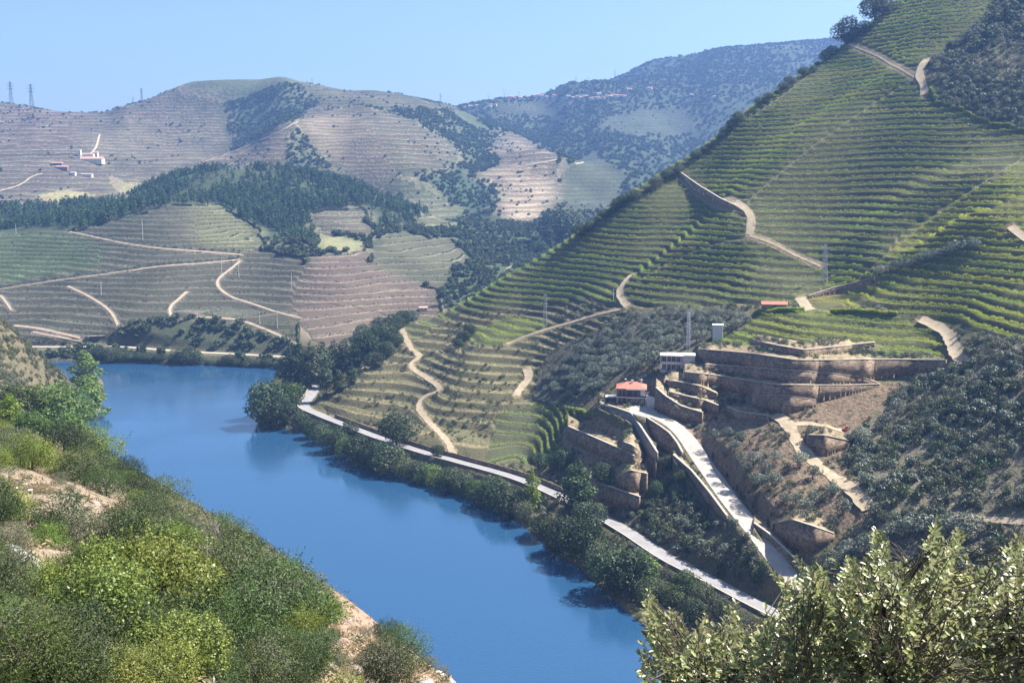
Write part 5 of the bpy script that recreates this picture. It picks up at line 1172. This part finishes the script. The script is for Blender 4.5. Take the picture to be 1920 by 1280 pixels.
def window(parent, x, z, w, h, y=0.0, glass=P_glass, frame=P_white, n_=1, fr=.10):
    """Frame standing 6 cm proud of a wall face at y, panes inside it."""
    f = [(x-w/2, x+w/2, y-.06, y-.003, z, z+fr), (x-w/2, x+w/2, y-.06, y-.003, z+h-fr, z+h), (x-w/2, x-w/2+fr, y-.06, y-.003, z+fr, z+h-fr), (x+w/2-fr, x+w/2, y-.06, y-.003, z+fr, z+h-fr)]
    for i in range(1, n_): xx = x-w/2+w*i/n_; f.append((xx-.04, xx+.04, y-.055, y-.003, z+fr, z+h-fr))
    o = boxes('window', f, frame, parent); boxes('glass', [(x-w/2+fr, x+w/2-fr, y-.035, y-.006, z+fr, z+h-fr)], glass, o); return o

# house with the red roof: two storeys, stepped white slabs, hipped tile roof
h = atZ(1184, 757, YARDZ+.05); S = np.hypot(h[0], h[1])/FPX
ho = root('house', (float(h[0]), float(h[1]), YARDZ-.02), -7, 'two-storey house with red tiled roof and white balcony slabs beside the forecourt', 'house')
boxes('wall', [(-6.9, -2.6, 0, 9, -1, 7.3), (-2.6, 6.6, -1.2, 9, -1, 7.302)], P_pink, ho)
boxes('balcony_slab', [(-7.2, -2.75, -1.3, -.004, 3.35, 3.75), (-2.75, 6.9, -2.5, -1.204, 3.351, 3.751)], P_white, ho)
boxes('balcony_railing', [(-7.15, -2.9, -1.26, -1.2, 3.76, 4.55), (-2.7, 6.85, -2.46, -2.4, 3.76, 4.55)], P_dark, ho)
boxes('eave_slab', [(-7.4, -2.75, -1.4, 9.5, 7.305, 7.65), (-2.75, 7.1, -2.6, 9.501, 7.306, 7.651)], P_white, ho)
rf = hip('roof', -7.2, 6.9, -1.9, 9.3, 7.66, 2.6, P_red, ho, over=.25)
for x, y in ((0.2, 2.6), (4.6, 4.4), (-3, 5)):
    c_ = boxes('chimney', [(x-.35, x+.35, y-.35, y+.35, 8.6, 11.0)], P_pink if x < 0 else P_white, rf); boxes('chimney_cap', [(x-.5, x+.5, y-.5, y+.5, 11.003, 11.2)], P_white, c_)
for x, z, w, h_, y, n_ in ((-5.6,4.0,1.3,2.7,0,1),(-3.7,4.0,1.3,2.7,0,1),(-.9,4.0,2.2,2.7,-1.2,2),(1.8,4.0,1.6,2.7,-1.2,1),(-5.6,.3,1.4,2.7,0,1),(-3.8,.3,1.4,2.7,0,1),(-.6,.2,3.2,2.9,-1.2,3),(3.0,.2,2.0,2.8,-1.2,2)): window(ho, x, z, w, h_, y, n_=n_, frame=P_dark if z > 1 and x > -2 else P_grey)
boxes('shutter', [(4.2, 6.4, -1.28, -1.205, 3.9, 7.0)], P_white, ho); d_ = boxes('door', [(4.9, 6.0, -1.27, -1.205, 0, 2.5)], P_grey, ho); boxes('handle', [(5.75, 5.85, -1.33, -1.273, 1.0, 1.2)], P_dark, d_)
boxes('corner_post', [(-7.0, -6.75, -1.2, -.95, .05, 3.34), (6.5, 6.75, -2.35, -2.1, .05, 3.34)], P_white, ho)
q = atZ(1146, 752, YARDZ+.05); lw = root('lean_to', (float(q[0]), float(q[1]), YARDZ), -7, 'low outbuilding with a flat white canopy left of the red-roofed house', 'outbuilding')
boxes('wall', [(-2.6, 2.2, .3, 3.6, -.5, 1.9)], P_pink, lw); boxes('roof', [(-2.9, 2.5, -.3, 3.9, 1.903, 2.25)], P_white, lw)
q = atZ(1219, 764, YARDZ+.05); gw = root('garden_wall', (float(q[0])+.6, float(q[1])+1.2, YARDZ-.2), -28, 'tall smooth white panel wall right of the red-roofed house', 'wall')
solid('panel', [(-2.2,0,0),(2.3,0,-.3),(2.3,.3,-.3),(-2.2,.3,0),(-2.7,0,5.8),(2.9,0,4.7),(2.9,.3,4.7),(-2.7,.3,5.8)], [(0,3,2,1),(4,5,6,7),(0,1,5,4),(1,2,6,5),(2,3,7,6),(3,0,4,7)], paint('white_panel', (.50,.52,.55)), gw)
# white flat-roofed building
b = hit(1268, 696, 330); bz = float(b[2]); mb = root('modern_building', (float(b[0]), float(b[1])+.8, bz), -10, 'white flat-roofed building with two bands of dark glazing above the terraces', 'building')
boxes('wall', [(-7.0, 3.2, .6, 7, -2.5, 7.6), (3.2, 9.0, -.9, 6.6, -2.502, 7.9)], P_grey, mb)
boxes('floor_slab', [(-7.8, 3.15, -1.3, .597, -.35, 0), (-7.8, 3.15, -1.3, .597, 3.6, 4.0), (3.15, 9.2, -1.1, -.904, 3.55, 3.95)], P_white, mb)
boxes('roof', [(-8.0, 3.6, -1.5, 7.3, 7.605, 7.95), (3.62, 9.3, -1.2, 6.9, 7.905, 8.2)], P_white, mb)
boxes('column', [(-7.7, -7.4, -1.2, -.9, .003, 3.597), (-7.7, -7.4, -1.2, -.9, 4.003, 7.6), (-4.6, -4.35, -1.2, -.95, .003, 3.597), (-4.6, -4.35, -1.2, -.95, 4.003, 7.6)], P_white, mb)
for z in (.5, 4.4):
    for i in range(4): window(mb, -5.9+i*2.3, z, 2.0, 2.7, .6, n_=2, frame=P_steel)
boxes('roof_terrace', [(-5, 1, 1.5, 6, 7.96, 8.3)], P_white, mb); boxes('railing', [(-7.75, 3.1, -1.25, -1.2, 4.01, 4.9)], P_steel, mb)
# lattice structures
def lattice(name, loc, H, w0, w1, arms, label, cat, group=None, rz=15, t=.10, n_=9, mat=P_steel, delta=False):
    o = root(name, loc, rz, label, cat, group); segs = []; T = lambda z: w0/2+(w1/2-w0/2)*z/H
    for sx, sy in ((1,1),(-1,1),(-1,-1),(1,-1)): segs.append(((sx*w0/2, sy*w0/2, -1), (sx*w1/2, sy*w1/2, H), t, t*.8, 4))
    zs = [H*(1-(1-i/n_)**1.25) for i in range(n_+1)]
    for i in range(n_):
        a_, b_ = T(zs[i]), T(zs[i+1])
        for (p_, q_) in (((1,1),(-1,1)), ((-1,1),(-1,-1)), ((-1,-1),(1,-1)), ((1,-1),(1,1))):
            segs.append(((p_[0]*a_, p_[1]*a_, zs[i]), (q_[0]*b_, q_[1]*b_, zs[i+1]), t*.6, t*.6, 3)); segs.append(((q_[0]*a_, q_[1]*a_, zs[i]), (p_[0]*b_, p_[1]*b_, zs[i+1]), t*.6, t*.6, 3))
    c_, f_ = limbs(segs); link('tower', mesh_np('lattice_tower', c_, f_, False, [mat]), o)
    for z, L_ in arms:
        sg = [((-L_, 0, z), (L_, 0, z), t*.8, t*.8, 4), ((-L_, 0, z), (0, 0, z+L_*.28), t*.6, t*.6, 3), ((L_, 0, z), (0, 0, z+L_*.28), t*.6, t*.6, 3)]
        c_, f_ = limbs(sg); link('cross_arm', mesh_np('cross_arm', c_, f_, False, [mat]), o)
    if delta:
        sg = [((0, 0, H), (s*H*.28, 0, H*1.45), t, t, 4) for s in (-1, 1)]+[((-H*.42, 0, H*1.45), (H*.42, 0, H*1.45), t, t, 4)]
        c_, f_ = limbs(sg); link('cross_arm', mesh_np('head', c_, f_, False, [mat]), o)
    return o
def foot(px, py, r0=330):
    q = hit(px, py, r0); return (float(q[0]), float(q[1]), float(sample(Z, q[0], q[1])))
q = foot(1545, 528); lattice('pylon', q, 20, 2.6, .9, [(15, 2.6), (18, 2.0)], 'steel lattice pylon among the vines in the middle of the spur', 'pylon', t=.13)
q = foot(1022, 612); lattice('pylon', q, 21, 2.2, .8, [(17, 2.0), (19.5, 1.6)], 'slender pale pylon above the dry terraces', 'pylon', t=.11)
q = foot(1291, 655); lattice('antenna_mast', (q[0], q[1]+2, q[2]), 19, 1.5, .9, [], 'white lattice antenna mast standing behind the flat-roofed building', 'mast', t=.12, mat=P_white)
def sky_foot(px, D):
    a_, _ = azslope(px, 300); k = int(np.argmin(abs(AZ-a_))); sl = np.where((RR > 1500) & (RR < D), (Z[k]-CAMZ)/RR, -9); j = int(np.argmax(sl)); return (float(X[k, j]), float(Y[k, j]), float(Z[k, j]))
for px, h_, D, dl, lab in [(27,36,5000,0,'leftmost of the two tall pylons on the left skyline'),(65,38,5000,0,'tallest pylon, right of the pair on the left skyline'),(256,11,5000,0,'smaller pylon left of the pair beside the round hill'),(272,23,5000,0,'larger pylon of the pair beside the round hill'),(588,10,5000,0,'tiny pylon on the round hill top'),
                            (827,17,5000,0,'single pylon right of the round hill'),(915,12,5000,1,'small wide-headed pylon left of the village'),(945,16,5000,1,'largest wide-headed pylon at the village'),(972,12,5000,0,'pylon right of the wide-headed one'),(1078,11,5000,0,'pylon at the left end of the wooded skyline'),(1103,9,5000,0,'smallest pylon on the wooded skyline'),(1150,15,5000,0,'pylon where the wooded skyline starts to climb')]:
    q = sky_foot(px, D); H = h_*math.hypot(q[0], q[1])/FPX+2
    if dl: lattice('pylon', (q[0], q[1], q[2]-2), H*.68, H*.12, H*.05, [], lab, 'pylon', rz=0, t=H*.007, n_=5, delta=True, mat=P_dark)
    else: lattice('pylon', (q[0], q[1], q[2]-2), H, H*.15, H*.03, [(H*.68, H*.15), (H*.80, H*.17), (H*.92, H*.13)], lab, 'pylon', rz=0, t=H*.0065, n_=6, mat=P_dark)
for px, py, h_, lab in [(190,553,22,'pale pole with white footing on the far vineyard, far left'),(268,450,36,'tall pole just under the pine wood'),(416,516,32,'pale pole beside the slanting upper track'),(547,545,34,'pale pole at the edge of the tan terraces'),(520,616,34,'pole beside the scarp top track'),(487,608,22,'short pole left of the scarp track pole'),(448,520,26,'faint pole right of the forked track'),(1150,565,24,'pale pole at the corner of the dry terraces'),(30,437,16,'small pole at the left edge under the pine wood')]:
    q = foot(px, py); H = h_*math.hypot(q[0], q[1])/FPX; o = root('utility_pole', q, 0, lab, 'pole')
    c_, f_ = tube((0,0,-.5), (0,0,H), .28, .18, 8); link('shaft', mesh_np('shaft', c_, f_, True, [P_concrete]), o); boxes('cross_arm', [(-1.1, 1.1, -.08, .08, H-.9, H-.7)], P_concrete, o)
# shed, tank, small houses
q = foot(1452, 580); sh = root('shed', q, -8, 'small stone shed with a red pitched roof above the bright vines', 'shed')
boxes('wall', [(-6.2, 6.2, 0, 5, -1.5, 2.4)], M_stone, sh); gable('roof', -6.3, 6.3, 0, 5, 2.405, 1.6, P_red, sh); boxes('door', [(-1, .4, -.06, -.004, 0, 2)], P_dark, sh)
q = foot(1345, 641); tk = root('water_tower', q, -12, 'tall plain white block standing among the olives above the bright vines', 'water tower')
boxes('wall', [(-2.5, 2.5, 0, 4.5, -1, 8.4)], P_grey, tk); boxes('roof', [(-2.8, 2.8, -.3, 4.8, 8.405, 8.75)], P_white, tk); boxes('door', [(-.5, .6, -.05, -.004, 0, 2.1)], P_steel, tk)
def cottage(px, py, w, label, group=None, wall=P_white, roof=P_red, rz=None, hh=4.5, dep=.6, name='house', r0=330):
    for dy in range(0, 12):
        if hit(px, py+dy, r0) is not None: break
    q = foot(px, py+dy, r0); s = math.hypot(q[0], q[1])/FPX; W_ = w*s; rz = rng.uniform(-25, 25) if rz is None else rz
    o = root(name, q, rz, label, 'house', group); dp = max(W_*dep, 5); boxes('wall', [(-W_/2, W_/2, 0, dp, -4, hh)], wall, o); gable('roof', -W_/2, W_/2, 0, dp, hh+.005, max(dp*.28, 1.3), roof, o)
    for x in (-W_*.25, W_*.22): window(o, x, hh*.35, min(1.4, W_*.15), 1.4)
    return o
cottage(794, 583, 15, 'little pink house with a pale roof beside the black cypress', wall=paint('pink_wall', (.62,.40,.36)), hh=2.8, rz=10, roof=P_tile)
for i_, (px, py, w, hh, wl, lab) in enumerate([(106,311,22,5,P_pink,'low red-roofed barn at the left end of the hill estate'),(115,318,24,5,P_pink,'long pink-roofed barn below the estate barn'),(170,304,46,6,P_cream,'long low white wing of the hill estate'),(164,297,24,8,P_cream,'main cream house of the hill estate'),(178,295,10,9,P_cream,'cream tower-like block at the right of the hill estate'),(149,294,5,13,P_white,'narrow white tower standing behind the hill estate'),
                               (136,329,10,5,P_white,'small white cottage below the estate, left of two'),(162,331,22,4,P_white,'white terraced cottages below the estate')]):
    cottage(px, py, w*.85, lab, wall=wl, hh=hh, rz=-4, roof=P_tile, dep=.35 if w > 20 else .8, r0=1500)
vil = [(873,203),(882,200),(921,198),(928,197),(919,201),(895,200),(958,184),(965,185),(975,183),(992,183),(1003,181),(1010,179),(1016,181),(1020,180),(1027,182),(1040,180),(1066,182),(1075,183),(1083,181),(1090,184),(1098,182),(1110,186),(1117,183),(1124,185),(1131,184),(1138,180),(1145,181),(1151,179),(1158,181),(1165,180),(1172,181),(1124,178),(1180,168),(1218,166),(1298,178),(1340,182)]
for i, (px, py) in enumerate(vil):
    cottage(px, py+3, rng.uniform(5, 10), 'tiny white village house with orange roof near the blue skyline', 'village houses on the far ridge', wall=P_white if i % 3 else P_cream, hh=rng.uniform(5, 9), r0=2000, roof=P_tile if i % 3 else P_red)
# white yard by the far bank, digger, boxes, saplings, parapet
yq = [foot(x, y) for x, y in ((157,636),(178,631),(198,629),(192,638),(176,641))]; zz = max(p_[2] for p_ in yq)+.25
me = bpy.data.meshes.new('yard'); me.from_pydata([(p_[0], p_[1], zz) for p_ in yq], [], [tuple(range(5))]); me.update(); me.materials.append(M_conc)
if me.polygons[0].normal.z < 0: me.flip_normals()
link('yard_pavement', me, kind='structure', label='pale paved yard above the railway on the far bank')
q = foot(1585, 807); dg = root('excavator', q, 20, 'small orange-red excavator parked at the end of the stony ledge', 'excavator')
boxes('track', [(-1.3, 1.3, -1.0, -.5, 0, .6), (-1.3, 1.3, .5, 1.0, 0, .6)], P_dark, dg); boxes('body', [(-1.3, .6, -.9, .9, .62, 1.4)], P_orange, dg); cb = boxes('cabin', [(-.2, .9, -.85, .1, 1.403, 2.5)], P_orange, dg); boxes('window', [(.0, .8, -.9, -.853, 1.7, 2.35)], P_glass, cb)
c_, f_ = limbs([((.6,.3,1.2),(2.0,.3,2.5),.14,.12),((2.0,.3,2.5),(2.9,.3,1.3),.11,.09)]); link('arm', mesh_np('arm', c_, f_, True, [P_orange]), dg); dg.scale = (.75, .75, .75); boxes('bucket', [(2.6, 3.2, .05, .6, .75, 1.3)], P_dark, dg)
for i, (px, py) in enumerate([(57,926),(74,922),(30,922),(48,914)]):
    q = hit(px, py, 24, 330); o = root('beehive', (float(q[0]), float(q[1]), float(sample(Z, q[0], q[1]))-.03), rng.uniform(-20, 20), 'small white and dark box standing on the bare pink earth of the near slope', 'box', 'small boxes on the bare earth')
    boxes('body', [(-.14, .14, -.12, .12, 0, .34)], P_cream, o); boxes('lid', [(-.17, .17, -.15, .15, .342, .40)], P_white, o); boxes('opening', [(-.08, .08, -.125, -.122, .06, .24)], P_dark, o)
T_cyp = tree_parts('cypress_sapling', lobes_tall(3.6, 1.0, 7, 6, .06), 500, .22, L_dark, limbs([((0,0,-.5),(0,0,3),.06,.02)]), 6, clump=0)
t_ = np.gradient(drive[:, :2], axis=0); t_ /= np.linalg.norm(t_, axis=1)[:, None]; nr_ = np.stack([-t_[:, 1], t_[:, 0]], 1)
for f_ in (.30, .40, .50, .53, .57, .60, .70, .74, .80, .84):
    i = int(f_*(len(drive)-1)); n_ = nr_[i] if (nr_[i]*[1, .2]).sum() > 0 else -nr_[i]; x, y = drive[i, :2]+n_*5.0
    o = link('cypress_sapling', None, label='slim young cypress along the right-hand edge of the paved ramp', category='cypress', group='young cypresses along the ramp', kind='thing'); s = rng.uniform(.8, 1.25); o.location = (x, y, float(sample(Z, x, y))); o.scale = (s, s, s)
    for nm, me_ in T_cyp: link(nm, me_, o)
def offset_line(line, d):
    t = np.gradient(line[:, :2], axis=0); t /= np.linalg.norm(t, axis=1)[:, None]+1e-9; n_ = np.stack([-t[:, 1], t[:, 0]], 1); return line[:, :2]+n_*d
for sgn in (1, -1):
    e = offset_line(road, 4.1*sgn)
    if e[len(e)//2, 0] < road[len(e)//2, 0]: break
zb = road[:, 2]-.2; w, c_ = wall_mesh(e, zb, zb+1.0, .35, .05); o = link('parapet_wall', w, label='low dark stone parapet along the river side of the road', category='wall', kind='thing'); link('top_edge', c_, o)
e = offset_line(road, -4.6*sgn)[int(len(road)*.25):int(len(road)*.62)]; zb = np.full(len(e), 8.9); w, c_ = wall_mesh(e, zb, zb+2.0, .5, .05, capm=M_stone); o = link('retaining_wall', w, label='long low brown wall on the hill side of the river road', category='wall', kind='thing'); link('top_edge', c_, o)
log('built')
# ---------------------------------------------------------------- the holm oak bush close by on the right
ro = np.random.default_rng(77)
m_, nt, out = new_mat('holm_oak_leaves'); at = nd(nt, 'ShaderNodeAttribute', attribute_name='lv'); gm = nd(nt, 'ShaderNodeNewGeometry')
up_ = mixc(nt, remap(nt, at.outputs['Fac'], 0, .85), (.08,.10,.03), (.31,.335,.115)); up_ = mixc(nt, remap(nt, at.outputs['Fac'], .86, .95), up_, (.38,.28,.12))
col = mixc(nt, gm.outputs['Backfacing'], up_, mixc(nt, .75, up_, (.36,.34,.21)))
bs = nd(nt, 'ShaderNodeBsdfPrincipled'); bs.inputs['Roughness'].default_value = .38; bs.inputs['Specular IOR Level'].default_value = .6
tr = nd(nt, 'ShaderNodeBsdfTranslucent'); mx = nd(nt, 'ShaderNodeMixShader'); mx.inputs[0].default_value = .30
nt.links.new(col, bs.inputs['Base Color']); nt.links.new(col, tr.inputs[0]); nt.links.new(bs.outputs[0], mx.inputs[1]); nt.links.new(tr.outputs[0], mx.inputs[2]); nt.links.new(mx.outputs[0], out.inputs[0])
L_oak = m_
top = np.array([(1180,1300),(1200,1180),(1212,1118),(1250,1110),(1300,1122),(1360,1140),(1400,1135),(1440,1100),(1480,1085),(1510,1060),(1550,1045),(1600,1020),(1650,1010),(1690,1020),(1740,1000),(1760,985),(1790,1000),(1830,1008),(1880,1020),(1930,1015),(2050,1010),(2180,1060),(2280,1180),(2330,1300)], float)
tips = []
while len(tips) < 4300:
    px = ro.uniform(1190, 2320); ty = np.interp(px, top[:, 0], top[:, 1]); ty += 26*math.sin(px*.045)+20*math.sin(px*.117+1)+14; py = ty+8+(1540-ty)*ro.random()**1.08
    D = 5.55+ro.normal()*.5+.25*math.sin(px/90.)
    if px < 1300 and py > 1380: continue
    tips.append(atY(px, py, np.clip(D, 4.6, 6.8)))
tips += [atY(px, py, 5.3) for px, py in [(1762,968),(1758,985),(1490,1042),(1500,1075),(1450,1075),(1560,1035),(1215,1112),(1222,1128),(1640,995)]]
tips = np.array(tips); base = np.array([1.9, 5.75, float(sample(Z, 1.9, 5.75))-.1])
nodes = tips[ro.choice(len(tips), 110, replace=False)]; nodes = base+(nodes-base)*ro.uniform(.62, .9, 110)[:, None]
mains = nodes[ro.choice(110, 12, replace=False)]; mains = base+(mains-base)*.5; segs = []
def bend(p0, p1, r0, r1, k=3, amp=.05):
    q = [p0+(p1-p0)*i/k+(ro.normal(size=3)*amp*np.linalg.norm(p1-p0) if 0 < i < k else 0) for i in range(k+1)]
    for i in range(k): segs.append((q[i], q[i+1], r0+(r1-r0)*i/k, r0+(r1-r0)*(i+1)/k, 6))
for m1 in mains: bend(base+ro.normal(size=3)*.03, m1, .030, .018)
for n_ in nodes: j = np.argmin(np.linalg.norm(mains-n_, axis=1)); bend(mains[j], n_, .013, .006)
LV, LF, LL, o_ = [], [], [], 0
prof = np.array([(0,0),(.22,.30),(.5,.5),(.8,.34),(1,0)])   # half outline of an oval leaf
def leaf(p, d, n_, L_, lv):
    global o_
    s = unit(np.cross(d, n_)); w = L_*.54; cup = L_*.10; v = []
    for t, h_ in prof: c_ = p+d*L_*t-n_*(L_*.12*t*t); v.append(c_)
    for t, h_ in prof[1:4]: v.append(p+d*L_*t+s*w*h_+n_*(cup-L_*.12*t*t))
    for t, h_ in prof[1:4]: v.append(p+d*L_*t-s*w*h_+n_*(cup-L_*.12*t*t))
    LV.extend(v); LL.extend([lv]*11); a_ = o_
    LF.extend([(a_,a_+5,a_+1,a_+1),(a_+1,a_+5,a_+6,a_+2),(a_+2,a_+6,a_+7,a_+3),(a_+3,a_+7,a_+4,a_+4),(a_,a_+1,a_+8,a_+8),(a_+1,a_+2,a_+9,a_+8),(a_+2,a_+3,a_+10,a_+9),(a_+3,a_+4,a_+10,a_+10)]); o_ += 11
for tp in tips:
    j = np.argmin(np.linalg.norm(nodes-tp, axis=1)); n0 = nodes[j]; v = tp-n0; L_ = np.linalg.norm(v)
    if L_ > .5: n0 = tp-v/L_*.35+ro.normal(size=3)*.03
    bend(n0, tp, .0042, .0016, 3, .07); d0 = unit(unit(tp-n0)*.8+np.array([0, 0, .5])); k = int(ro.integers(9, 15)); shade = ro.random()
    for i in range(k):
        t = i/k; a_ = i*2.4+ro.random(); side = unit(np.cross(d0, [math.cos(a_), math.sin(a_), .3])); p_ = tp-d0*(.15*(1-t))+ro.normal(size=3)*.004
        d_ = unit(side*.9+d0*(.35+.8*t)+ro.normal(size=3)*.18); n_ = unit(np.cross(d_, np.cross(d0, d_))+ro.normal(size=3)*.25)
        if n_[2] < 0 and ro.random() < .8: n_ = -n_
        leaf(p_, d_, n_, ro.uniform(.032, .056)*(1-.25*t), min(1, max(0, shade*.5+ro.random()*.5)))
LF = np.array(LF); tri = LF[:, 2] == LF[:, 3]
me = bpy.data.meshes.new('holm_oak_leaves'); loops = []; st = []; tot = []; c_ = 0
q4 = LF[~tri]; q3 = LF[tri][:, :3]; loops = np.concatenate([q4.ravel(), q3.ravel()]); st = np.concatenate([np.arange(len(q4))*4, len(q4)*4+np.arange(len(q3))*3]); tot = np.concatenate([np.full(len(q4), 4), np.full(len(q3), 3)])
set_mesh(me, np.array(LV), loops, st, tot, True); me.materials.append(L_oak); attr(me, 'lv', 'FLOAT', np.array(LL))
ok_ = root('holm_oak_bush', tuple(base), 0, 'large holm oak bush with small oval grey-green leaves filling the lower right corner', 'bush'); of = Vector(base)
lf = link('foliage', me, ok_); lf.location = -of
co, f = limbs(segs); bb = link('branches', mesh_np('oak_branches', co, f, True, [M_bark]), ok_); bb.location = -of
log('oak', len(LV))
# ---------------------------------------------------------------- the air
M_haze, nt, out = new_mat('haze'); pv_ = nd(nt, 'ShaderNodeVolumePrincipled')
pv_.inputs['Color'].default_value = (.26, .48, 1.0, 1); pv_.inputs['Density'].default_value = HAZE; pv_.inputs['Anisotropy'].default_value = .2
nt.links.new(pv_.outputs[0], out.inputs['Volume'])
x0, x1, y0, y1, z0, z1 = -5600, 5600, -900, 5900, float(min(-7, Z.min()-1)), float(Z.max()+70)
hc = [(x, y, z) for z in (z0, z1) for y in (y0, y1) for x in (x0, x1)]
me = bpy.data.meshes.new('haze'); me.from_pydata(hc, [], [(0,2,3,1),(4,5,7,6),(0,1,5,4),(2,6,7,3),(0,4,6,2),(1,3,7,5)]); me.update(); me.materials.append(M_haze)
link('haze', me, kind='stuff', label='thin blue air between the hills')
log('done', len(bpy.data.objects), 'objects')
